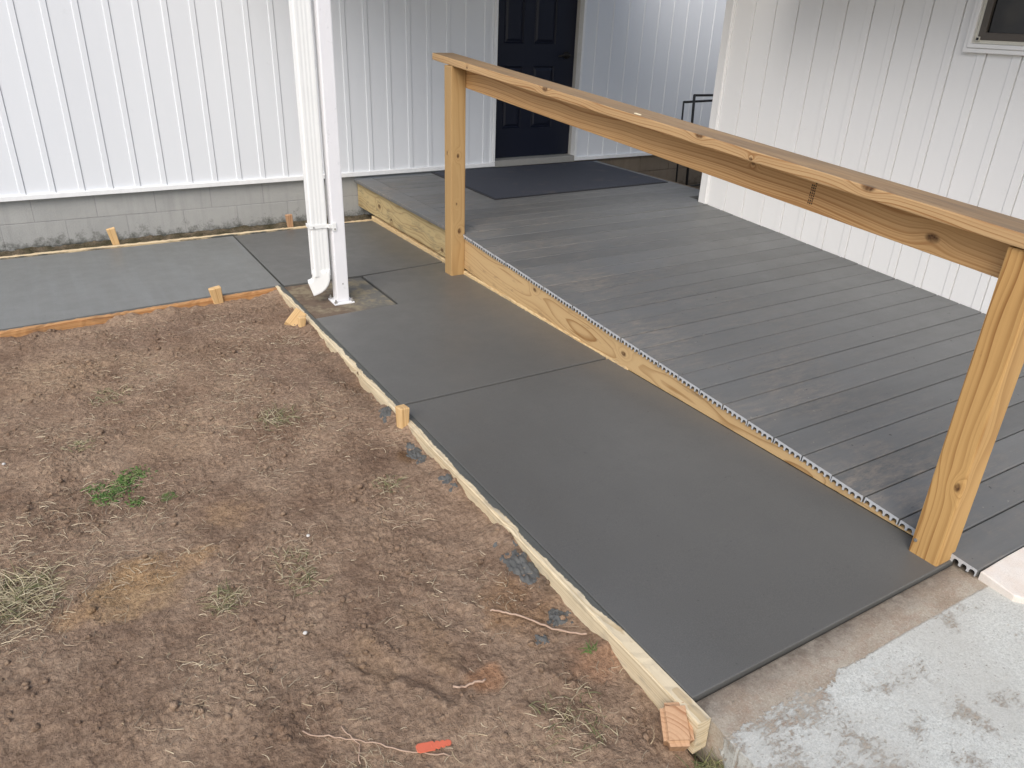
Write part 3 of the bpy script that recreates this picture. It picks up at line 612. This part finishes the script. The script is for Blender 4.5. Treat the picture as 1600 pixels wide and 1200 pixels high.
# handrail
rail = empty('handrail', (XF - .045, .885, 0)); tag(rail, 'wooden handrail on two square posts running along the ramp', 'handrail')
cz = lambda y: 1.153 + .0672 * (y - 4.17)     # underside of the cap
def post(y, x, zb, mat):
    zt = cz(y) - .003
    return board('post', (x, y, zb), (x, y, zt), (0, -1, 0), .089, .089, mat, rail, .006)
post(.886, 2.0405, -.06, M['post']); post(3.966, 2.0275, -.06, M['post_far'])
capm = M['cap']; ya, yb = .62, 4.165
board('cap_rail', (2.051, yb, cz(yb) + .018), (2.051, ya, cz(ya) + .018), (0, 0, 1), .132, .036, capm, rail, .005)
yb2 = 4.10
sr = board('side_rail', (XF + .0195, yb2, cz(yb2) - .0568), (XF + .0195, ya, cz(ya) - .0568), (1, 0, 0), .112, .036, M['rail'], rail, .004)
# grade stamp: rows of dark ink dashes printed across the rail
def stamp():
    bm = bmesh.new(); r = random.Random(2)
    for row in range(3):
        for i in range(10):
            if r.random() < .15: continue
            y, zz = -0.006 + row * .007, -.040 + i * .0080; w, h = r.uniform(.0028, .0048), r.uniform(.003, .0058)
            bmesh.ops.create_cube(bm, size=1, matrix=Matrix.Translation((y, zz, -.0184)) @ Matrix.Diagonal((w, h, .0008, 1)))
    o = mesh_obj('grade_stamp', bm_mesh('grade_stamp', bm), M['ink']); o.matrix_world = sr.matrix_world @ Matrix.Translation((.78, 0, 0)); mwk = o.matrix_world.copy(); o.parent = sr; o.matrix_parent_inverse = sr.matrix_world.inverted(); o.matrix_world = mwk
stamp()
# screw at the foot of the near post
bm = bmesh.new(); tube_into(bm, [(1.9965, .918, .045), (1.9930, .918, .045)], .0055, 12); tube_into(bm, [(1.9935, .918, .045), (1.9925, .918, .045)], .002, 6)
mesh_obj('screw', bm_mesh('screw', bm), M['screw'], rail)

# ------------------------------------------------------------ form boards and stakes
def form(name, a, b, w, h, mat, label, seed, amp=.0015, inner=1):
    """edge form: ragged-topped 2x4 from a to b; local Y = across (negative = inner side), local Z up"""
    a = Vector(a); b = Vector(b); L = (b - a).length; n = max(8, int(L / .02)); r = random.Random(seed); bm = bmesh.new(); rows = []
    for i in range(n + 1):
        x = -L / 2 + L * i / n; j = [r.uniform(-amp, amp) for _ in range(4)]
        rows.append([bm.verts.new(p) for p in ((x, -w / 2, -h), (x, -w / 2, -.003), (x, -w / 2 + .003, j[0] * .3), (x, w / 2 - .004 + j[1], j[2]), (x, w / 2 + j[3] * .6, -.005 + j[1]), (x, w / 2, -h))])
    for p, q in zip(rows, rows[1:]):
        for i in range(6): bm.faces.new((p[i], p[(i + 1) % 6], q[(i + 1) % 6], q[i]))
    bm.faces.new(rows[0][::-1]); bm.faces.new(rows[-1])
    m = frame((a + b) / 2, b - a, (0, 0, 1)); 
    if inner < 0: m = m @ Matrix.Rotation(math.pi, 4, 'Z')
    o = mesh_obj(name, bm_mesh(name, bm), mat, None, m); tag(o, label, 'form board', 'form boards around the new concrete'); return o
FW = .040
form('form_board', (1.041 - FW / 2, .775, sz(.775) + .001), (1.041 - FW / 2, 4.185, sz(4.185) + .001), FW, .095, M['form'], 'long pale wooden form board between the bare soil and the dark slab', 1)
form('form_board', (1.000, 4.163, sz(4.17) - .001), (-4.4, 3.814, sz(3.83) - .001), FW, .095, M['form_orange'], 'orange stained form board along the front of the left walkway', 2, .003)
form('form_board', (-4.4, 5.416, sz(5.4) + .004), (2.10, 5.428, sz(5.4) + .004), FW * .85, .09, M['form_back'], 'thin pale form board between the walkway and the block foundation', 3, .0018)
fd = form('form_board', (XF + .012, 5.42, sz(5.4) + .030), (XF + .012, 2.35, sz(2.4) + .006), .036, .11, M['form_deck'], 'rough form board under the deck fascia', 4, .003, -1)
def stake(top, w, t, hgt, lean, yaw, mat, label, chip=.003, topslope=0.0):
    """sawn stake standing in the soil; local X is up so that the grain runs along it"""
    bm = bmesh.new(); bmesh.ops.create_cube(bm, size=1); bmesh.ops.scale(bm, vec=(hgt, t, w), verts=bm.verts)
    for v in bm.verts:
        v.co.x -= hgt / 2
        if v.co.x > -.001: v.co.x += topslope * v.co.z / w + random.uniform(-.002, .002)
        else: v.co.y *= .55; v.co.z *= .55
    bmesh.ops.bevel(bm, geom=list(bm.edges), offset=chip, segments=1 if chip < .005 else 3, affect='EDGES')
    m = Matrix.Translation(top) @ Matrix.Rotation(yaw, 4, 'Z') @ Matrix.Rotation(lean[0], 4, 'X') @ Matrix.Rotation(lean[1], 4, 'Y') @ Matrix.Rotation(R(-90), 4, 'Y')
    o = mesh_obj('wooden_stake', bm_mesh('wooden_stake', bm), mat, None, m); tag(o, label, 'stake', 'stakes holding the forms'); return o
stake((.303, 5.462, .064), .052, .026, .24, (R(3), R(-9)), 0, M['stake'], 'pale tapered stake at the block foundation, left of the downspout')
stake((1.455, 5.462, .046), .048, .03, .22, (R(2), R(-4)), 0, M['stake_red'], 'reddish stake at the block foundation just left of the downspout')
stake((.665, 4.112, .030), .062, .034, .20, (R(5), R(-8)), R(5), M['stake'], 'short stake at the front edge of the left walkway')
stake((.991, 2.370, .050), .040, .046, .24, (R(-2), R(2)), R(6), M['stake'], 'square stake standing halfway along the long form board')
stake((.966, 3.56, .004), .034, .034, .16, (R(3), R(3)), R(4), M['stake'], 'small upright stake beside the tilted offcut at the walkway corner')
oc = mesh_obj('wood_offcut', box_mesh('wood_offcut', .105, .062, .037, .003), M['stake'], None, Matrix.Translation((.952, 3.635, -.034)) @ Matrix.Rotation(R(38), 4, 'Z') @ Matrix.Rotation(R(-24), 4, 'Y') @ Matrix.Rotation(R(38), 4, 'X'))
tag(oc, 'tilted pale offcut block propped against the form near the walkway corner', 'wood block')
stake((.972, .808, -.010), .096, .070, .20, (R(-6), R(-24)), R(58), M['stake_red'], 'chunky reddish stake at the near end of the long form board', .012, .0)

# ------------------------------------------------------------ porch post, downspout
pp = empty('porch_post', (1.250, 3.790, sz(3.79))); tag(pp, 'chipped white square porch post bolted to the muddy footing', 'post')
zf_ = sz(3.79) - .004
box('shaft', (1.217, 3.757, zf_ + .008), (1.285, 3.825, 2.27), M['postpaint'], pp, .006)
box('base_plate', (1.196, 3.735, zf_ - .001), (1.306, 3.847, zf_ + .008), M['postpaint'], pp, .002)
for bx_, by_ in ((1.206, 3.836), (1.296, 3.745), (1.296, 3.836), (1.206, 3.746)):
    bm = bmesh.new(); tube_into(bm, [(bx_, by_, zf_ + .005), (bx_, by_, zf_ + .017)], .0085, 6); tube_into(bm, [(bx_, by_, zf_ + .016), (bx_, by_, zf_ + .027)], .0042, 8); mesh_obj('bolt', bm_mesh('bolt', bm), M['screw'], pp)
bm = bmesh.new(); tube_into(bm, [(1.254, 3.758, .075), (1.254, 3.7555, .075)], .004, 8); mesh_obj('screw', bm_mesh('screw', bm), M['screw'], pp)
ds = empty('downspout', (1.155, 3.80, sz(3.8))); tag(ds, 'white corrugated downspout with an elbow strapped to the porch post', 'downspout')
def ds_profile(w, d, fd_=.0013):
    """rounded rectangle with shallow flutes"""
    pts = []
    def side(p, q, nx, ny):
        for i in range(16):
            u = i / 16; fl = fd_ * (0.5 - 0.5 * math.cos((u - .125) / .75 * 2 * math.pi * 3)) if .12 < u < .88 else 0
            pts.append((p[0] + (q[0] - p[0]) * u - nx * fl, p[1] + (q[1] - p[1]) * u - ny * fl))
    r = .008; a, b = w / 2, d / 2
    for (p, q, n, c, a0) in (((-a + r, -b), (a - r, -b), (0, -1), (a - r, -b + r), -90), ((a, -b + r), (a, b - r), (1, 0), (a - r, b - r), 0), ((a - r, b), (-a + r, b), (0, 1), (-a + r, b - r), 90), ((-a, b - r), (-a, -b + r), (-1, 0), (-a + r, -b + r), 180)):
        side(p, q, *n)
        for k in range(4): an = R(a0 + k * 22.5); pts.append((c[0] + r * math.cos(an), c[1] + r * math.sin(an)))
    return pts
def sweep(name, prof, mats, mat, parent, closed=False, thick=True):
    bm = bmesh.new(); rings = [[bm.verts.new(m @ Vector((x, y, 0))) for x, y in [(px * s, py * s) for px, py in prof]] for m, s in mats]; n = len(prof)
    for a, b in zip(rings, rings[1:]):
        for i in range(n): bm.faces.new((a[i], a[(i + 1) % n], b[(i + 1) % n], b[i]))
    o = mesh_obj(name, bm_mesh(name, bm, True), mat, parent); 
    if thick: md = o.modifiers.new('thickness', 'SOLIDIFY'); md.thickness = .0015; md.offset = -1
    return o
PX, PY = 1.155, 3.806; prof = ds_profile(.088, .062)
sweep('pipe', prof, [(Matrix.Translation((PX, PY, z)), 1.0) for z in (.125, .9, 1.7, 2.28)], M['downspout'], ds, thick=False)
em = []; piv = Vector((PX - .065, PY - .008, .118)); turn = Matrix.Rotation(R(-14), 4, 'Z')
for z in (.158, .14, .125): em.append((Matrix.Translation((PX, PY, z)) @ turn, 1.035))
for i in range(0, 10):
    a = R(8 * i); s = 1.03 - .012 * i + (.008 if i % 2 else -.004)
    em.append((Matrix.Translation((PX, PY, .118)) @ turn @ Matrix.Translation((-.062, 0, 0)) @ Matrix.Rotation(a, 4, 'Y') @ Matrix.Translation((.062, 0, 0)), s))
lm_ = em[-1][0]; em.append((lm_ @ Matrix.Translation((0, 0, -.016)), .93))
sweep('elbow', ds_profile(.088, .062, 0.0), em, M['downspout'], ds)
sb = bmesh.new(); rbox(sb, (PX - .047, PY - .036, .380), (PX + .047, PY - .033, .398)); rbox(sb, (PX - .050, PY - .034, .380), (PX - .0465, PY + .03, .398)); rbox(sb, (PX + .044, PY - .0365, .380), (1.226, 3.7535, .398)); rbox(sb, (1.216, 3.7515, .365), (1.238, 3.7555, .404))
mesh_obj('strap', bm_mesh('strap', sb), M['downspout'], ds)
for x_, z_ in ((PX - .03, .387), (1.229, .374)):
    bm = bmesh.new(); yy = PY - .0365 if x_ < 1.2 else 3.7512; tube_into(bm, [(x_, yy + .002, z_), (x_, yy - .002, z_)], .0045, 8); mesh_obj('screw', bm_mesh('screw', bm), M['screw'], ds)
bm = bmesh.new(); tube_into(bm, [(PX + .022, PY - .034, .145), (PX + .022, PY - .038, .145)], .0045, 8); mesh_obj('screw', bm_mesh('screw', bm), M['screw'], ds)

# ------------------------------------------------------------ doormat, far metal railing
mt = empty('door_mat', (3.4, 5.1, LZ)); tag(mt, 'dark ribbed rubber-edged mat lying on the landing before the door', 'mat')
mp = [(2.682, 4.630), (4.305, 4.660), (4.285, 5.682), (2.690, 5.680)]
prism('mat_edge', mp, LZ + .001, LZ + .0055, M['mat_edge'], mt, .002)
cx_, cy_ = 3.49, 5.16
prism('mat_pile', [(cx_ + (x - cx_) * .982, cy_ + (y - cy_) * .972) for x, y in mp], LZ + .003, LZ + .009, M['mat'], mt, .002)
rl = empty('metal_railing', (5.0, 5.2, -.16)); tag(rl, 'black metal stair railing behind the corner of the side wall', 'railing')
def bar(a, b, r_=.011): 
    return tube('bar', [a, b], r_, M['black_iron'], rl, 6)
bar((4.985, 5.2, .815), (5.045, 5.2, -.16), .013); bar((4.98, 5.2, .815), (6.2, 5.2, .80)); bar((4.945, 5.28, .755), (4.985, 5.28, -.16), .009); bar((4.945, 5.28, .752), (6.2, 5.28, .775)); bar((5.02, 5.2, .03), (6.2, 5.2, .05), .008)

# ------------------------------------------------------------ small things on the soil
gh = lambda x, y: float(ground_h(np.array([x]), np.array([y]))[0])
bm = bmesh.new()      # orange plastic tag
prof_t = [(-.046, .008), (-.040, .013), (-.026, .0135), (-.016, .0125), (.000, .0135), (.004, .007), (.008, .0115), (.014, .0112), (.018, .0062), (.022, .0100), (.028, .0098), (.032, .0055), (.036, .0085), (.043, .0080), (.047, .004)]
outl = prof_t + [(x, -y) for x, y in prof_t[::-1]]
tp = [bm.verts.new((x, y, .004)) for x, y in outl]; bt = [bm.verts.new((x, y, 0)) for x, y in outl]
bm.faces.new(tp); bm.faces.new(bt[::-1]); n = len(outl)
for i in range(n): bm.faces.new((tp[i], bt[i], bt[(i + 1) % n], tp[(i + 1) % n]))
bmesh.ops.create_cube(bm, size=1, matrix=Matrix.Translation((-.006, 0, .0040)) @ Matrix.Diagonal((.0018, .010, .0012, 1)))
tg = mesh_obj('plastic_tag', bm_mesh('plastic_tag', bm), M['orange'], None, Matrix.Translation((.487, 1.050, gh(.487, 1.05) + .006)) @ Matrix.Rotation(R(-8), 4, 'Z') @ Matrix.Rotation(R(10), 4, 'Y') @ Matrix.Scale(.86, 4))
tag(tg, 'small orange notched plastic tag lying on the soil', 'tag')
ch = board('wood_chip', (2.000, 2.395, cz(2.395) + .0375), (1.998, 2.36, cz(2.36) + .0375), (0, 0, 1), .010, .003, M['chip'], None, .001); tag(ch, 'pale sliver of wood on the top of the handrail', 'wood chip')
def m_twig():
    t = NT('dry_root'); n = t.noise(t.pos(), 60, 3); return t.out(t.mix(n, (.30, .19, .13), (.52, .38, .28)), .8)
M['twig'] = m_twig()
def twig(pts, r, label):
    P_ = []
    for (a, b) in zip(pts, pts[1:]):
        for i in range(8):
            u = i / 8; x = a[0] + (b[0] - a[0]) * u + random.uniform(-.003, .003); y = a[1] + (b[1] - a[1]) * u + random.uniform(-.003, .003); P_.append((x, y, gh(x, y) + .005 + r))
    o = tube('twig', P_, r, M['twig'], None, 6); tag(o, label, 'twig')
twig([(.80, 1.35), (.84, 1.31), (.90, 1.23), (.99, 1.14)], .0028, 'long reddish root lying toward the near half of the long form board')
twig([(.25, 1.23), (.33, 1.165), (.42, 1.08), (.52, 1.0)], .0017, 'thin pale root passing just below the orange tag')
twig([(.33, 1.20), (.35, 1.14), (.33, 1.09)], .0016, 'short thin root left of the orange tag, pointing up the picture')
twig([(.60, 1.17), (.64, 1.155), (.68, 1.15)], .003, 'dark bent twig beside the orange clay spot')
# wet mortar spilt outside the form
def spill(cx, cy, rx, ry, hgt, label, seed):
    n = 34; xs = np.linspace(-1, 1, n); X, Y = np.meshgrid(xs, xs); rr = np.sqrt(X ** 2 + Y ** 2); wx = cx + X * rx; wy_ = cy + Y * ry
    prof_ = np.clip(1 - rr ** 2 + fbm(wx, wy_, 22, seed, 3) * 1.6, -.4, 1); Z = ground_h(wx, wy_) + prof_ * hgt * (1 + fbm(wx, wy_, 60, seed + 5, 3) * 1.6) - .004
    V = np.stack([wx.ravel(), wy_.ravel(), Z.ravel()], 1); F = [(j * n + i, j * n + i + 1, (j + 1) * n + i + 1, (j + 1) * n + i) for j in range(n - 1) for i in range(n - 1) if prof_[j, i] > -.25]
    me = bpy.data.meshes.new('mortar_spill'); me.from_pydata(V.tolist(), [], F); me.update()
    for p in me.polygons: p.use_smooth = True
    o = mesh_obj('mortar_spill', me, M['spill']); tag(o, label, 'mortar spill', 'wet mortar spilt on the soil')
spill(.968, 1.47, .045, .12, .010, 'large dark mortar spill against the near half of the form board', 101)
spill(.955, 1.25, .045, .035, .008, 'small dark mortar blob on the soil near the long root', 111)
spill(.965, 2.20, .035, .09, .009, 'dark mortar spill just below the square stake', 121)
spill(.965, 2.50, .035, .06, .010, 'dark mortar spill just above the square stake', 131)
spill(.975, 1.95, .028, .06, .008, 'narrow dark mortar smear on the soil halfway down the form board', 141)
spill(.86, 1.20, .03, .02, .008, 'tiny dark mortar crumb beside the weed near the form', 151)

# soil crumbs, dry straw and roots, green weeds
def crumbs():
    bm = bmesh.new(); bmesh.ops.create_icosphere(bm, subdivisions=1, radius=1); bv = np.array([v.co[:] for v in bm.verts]); bf = np.array([[v.index for v in f.verts] for f in bm.faces]); bm.free()
    N = 15000; x = rng.uniform(-.6, 1.0, N); y = rng.uniform(.45, 4.1, N)
    dens = np.clip(.35 + fbm(x, y, 4.0, 40, 2) * 2.4 + .4 * np.exp(-((x - .55) / .2) ** 2 - ((y - 1.3) / .3) ** 2), .05, 1); keep = rng.random(N) < dens; x, y = x[keep], y[keep]; N = len(x)
    s = .0010 + .0100 * rng.random(N) ** 11; z = ground_h(x, y) + s * .35
    V = bv[None] * (1 + .35 * (rng.random((N, len(bv), 1)) - .5)) * s[:, None, None] * np.array([1, 1, .8]) * (1 + .4 * (rng.random((N, 1, 3)) - .5)) + np.stack([x, y, z], 1)[:, None]
    F = bf[None] + (np.arange(N) * len(bv))[:, None, None]; V = V.reshape(-1, 3); F = F.reshape(-1, 3)
    me = bpy.data.meshes.new('soil_crumbs'); me.from_pydata(V.tolist(), [], F.tolist()); me.update()
    c = soil_color(x, y) * (0.85 + .3 * rng.random((N, 1))); c = np.repeat(c, len(bv), 0)
    at = me.color_attributes.new('soil', 'FLOAT_COLOR', 'POINT'); at.data.foreach_set('color', np.concatenate([c, np.ones((len(c), 1))], 1).ravel().astype(np.float32))
    for p in me.polygons: p.use_smooth = True
    o = mesh_obj('soil_crumbs', me, M['soil']); tag(o, 'loose crumbs and clods of brown soil', 'soil', None, 'stuff')
crumbs()
def onsoil(items):
    z = ground_h(np.array([i[0] for i in items]), np.array([i[1] for i in items])); return [(*i, float(v)) for i, v in zip(items, z)]
def blades(name, items, mat):
    """items: list of (x, y, length, heading, lift, curl, radius, colour); three-sided tapering blades"""
    V = []; F = []; C = []; S = 5
    for (x, y, L, a, lift, curl, r, col, z0) in items:
        px, py = x, y; b = len(V); hd = a; pz = z0; el = lift
        for i in range(S + 1):
            rr = r * (1 - .7 * i / S); sx, sy = -math.sin(hd), math.cos(hd)
            V += [(px + sx * rr, py + sy * rr, pz), (px - sx * rr, py - sy * rr, pz), (px, py, pz + rr * 1.5)]; C += [col] * 3
            st = L / S; px += math.cos(hd) * math.cos(el) * st; py += math.sin(hd) * math.cos(el) * st; pz += math.sin(el) * st; hd += curl / S; el -= (.9 * lift) / S * 1.3
        for i in range(S):
            q = b + 3 * i
            for k in range(3): F.append((q + k, q + (k + 1) % 3, q + 3 + (k + 1) % 3, q + 3 + k))
    me = bpy.data.meshes.new(name); me.from_pydata(V, [], F); me.update(); C = np.array(C)
    at = me.color_attributes.new('tint', 'FLOAT_COLOR', 'POINT'); at.data.foreach_set('color', np.concatenate([C, np.ones((len(C), 1))], 1).ravel().astype(np.float32))
    return mesh_obj(name, me, mat)
PALE = [(.56, .47, .33), (.44, .35, .23), (.34, .27, .19), (.24, .18, .12), (.17, .125, .085), (.40, .33, .24)]
def scatter_straw():
    items = []; xs = rng.uniform(-.6, 1.0, 9000); ys = rng.uniform(.5, 4.08, 9000); d = np.clip(.10 + fbm(xs, ys, 3.3, 51, 3) * 3.2, .03, 1); k = rng.random(9000) < d; xs, ys = xs[k], ys[k]
    def add(x, y, scale=1.0, lift=.25, pal=PALE, rr=1.0):
        items.append((x, y, scale * random.uniform(.008, .045), random.uniform(0, 6.28), random.uniform(.0, lift), random.uniform(-1.8, 1.8), rr * random.uniform(.0005, .0013), random.choice(pal)))
    for x, y in zip(xs, ys): add(x, y)
    for cx, cy, s, n, sc in ((-.28, 2.02, .10, 420, 1.3), (-.33, 1.9, .06, 180, 1.2), (-.05, 2.02, .09, 120, 1.2), (.10, 2.03, .07, 90, 1.2), (.20, 1.74, .04, 110, 1.0), (.11, 1.55, .03, 60, 1.0), (.42, 1.85, .06, 120, 1.0), (.55, 2.95, .10, 160, 1.1), (.45, 2.85, .1, 120, 1.0), (.15, 2.95, .12, 140, 1.1), (-.2, 2.9, .12, 140, 1.0), (.1, 3.55, .2, 160, 1.0), (.7, 3.2, .15, 160, 1.0), (.55, 3.75, .15, 140, 1.0), (.62, 2.55, .12, 160, 1.1), (.80, 2.7, .08, 100, 1.0), (-.02, 2.35, .12, 180, 1.2), (-.2, 2.35, .12, 160, 1.2), (.85, .95, .10, 160, 1.0), (.35, 1.08, .04, 80, 1.0), (.78, 1.9, .06, 70, 1.0), (.86, 3.45, .06, 110, 1.0), (.3, 3.3, .1, 100, 1.0)):
        for _ in range(n): add(random.gauss(cx, s), random.gauss(cy, s), sc, .6)
    items = [i for i in items if i[0] < .99 and i[1] < 4.08]
    zz = ground_h(np.array([i[0] for i in items]), np.array([i[1] for i in items])); items = [(*i, z + .0015) for i, z in zip(items, zz)]
    o = blades('dry_straw', items, M['straw']); tag(o, 'dead grass straw and root threads scattered over the soil', 'straw', None, 'stuff')
scatter_straw()
GREEN = [(.075, .15, .03), (.10, .19, .045), (.055, .11, .03), (.14, .19, .07), (.19, .20, .09)]
OLIVE = [(.44, .37, .25), (.20, .18, .09), (.30, .26, .15), (.15, .16, .07), (.38, .33, .22), (.12, .13, .06)]
def tuft(cx, cy, s, n, L, pal, label, lift=1.1, aspect=1.0, grp='weeds and grass tufts on the soil'):
    items = []
    for _ in range(n):
        x, y = cx + max(-1.5, min(1.5, random.gauss(0, 1))) * s, cy + max(-1.5, min(1.5, random.gauss(0, 1))) * s * aspect
        if x > .995 and y > .76: continue
        items.append((x, y, L * random.uniform(.4, 1.2), random.uniform(0, 6.28), random.uniform(.3, lift), random.uniform(-1, 1), random.uniform(.0008, .0017), random.choice(pal)))
    items = onsoil(items); o = blades('grass_tuft', items, M['straw']); tag(o, label, 'grass tuft', grp)
def weedpatch():
    items = []
    for cx, cy, s, n in ((-.035, 2.42, .018, 150), (.00, 2.455, .022, 130), (.045, 2.50, .025, 150), (.075, 2.535, .018, 90), (-.06, 2.49, .015, 50), (.05, 2.36, .014, 55)):
        for _ in range(n):
            x, y = random.gauss(cx, s), random.gauss(cy, s); items.append((x, y, random.uniform(.006, .016), random.uniform(0, 6.28), random.uniform(.3, 1.2), random.uniform(-1, 1), random.uniform(.0016, .0032), random.choice(GREEN)))
    items = onsoil(items); o = blades('weed_patch', items, M['straw']); tag(o, 'bright green low weed patch growing in the bare soil', 'weeds', None, 'stuff')
weedpatch()
tuft(.145, 2.345, .013, 70, .016, GREEN, 'small bright green tuft just right of the green weed patch')
tuft(-.29, 2.02, .06, 360, .07, OLIVE + [(.62, .55, .38), (.52, .44, .29), (.45, .40, .26)], 'bushy dry olive tuft at the left edge of the photo', 1.0)
tuft(.055, 3.18, .045, 90, .035, OLIVE, 'yellowish small tuft in the soil well above the green weed patch')
tuft(-.08, 2.80, .03, 90, .022, OLIVE, 'faint low tuft above and left of the green weed patch')
tuft(.195, 1.745, .028, 90, .04, OLIVE, 'dark olive tuft right of the orange clay spot at the left')
tuft(.405, 1.76, .032, 110, .04, OLIVE, 'olive tuft in the middle of the near soil left of the boot tracks', aspect=2.0)
tuft(.60, 2.68, .045, 120, .05, OLIVE, 'spiky olive tuft left of the square stake')
tuft(.80, 2.05, .03, 70, .035, OLIVE, 'small grey-green tuft below the square stake')
tuft(.955, 1.105, .008, 30, .022, GREEN, 'tiny green sprout beside the near half of the form board')
tuft(1.008, .700, .022, 160, .05, [(.13, .15, .06), (.20, .20, .09), (.28, .25, .14), (.09, .11, .045)], 'grass tuft at the apron edge below the chunky end stake', 1.2, 1.4)
tuft(.80, .96, .05, 90, .04, OLIVE, 'dry olive tuft left of the chunky end stake', .8)
# pebbles
def pebble(x, y, r, label, col='pebble'):
    bm = bmesh.new(); bmesh.ops.create_icosphere(bm, subdivisions=2, radius=r)
    for v in bm.verts: v.co *= random.uniform(.85, 1.12); v.co.z *= .7
    o = mesh_obj('pebble', bm_mesh('pebble', bm, True), M['pebble'], None, Matrix.Translation((x, y, gh(x, y) + r * .4))); tag(o, label, 'pebble')
M['pebble'] = m_plain('white_pebble', (.58, .56, .52), .7)
pebble(.475, 1.905, .006, 'white round pebble at the olive tuft in the near soil'); pebble(.345, 1.515, .006, 'white pebble left of the boot tracks'); pebble(-.315, 2.80, .006, 'white pebble at the left edge above the dry tuft')
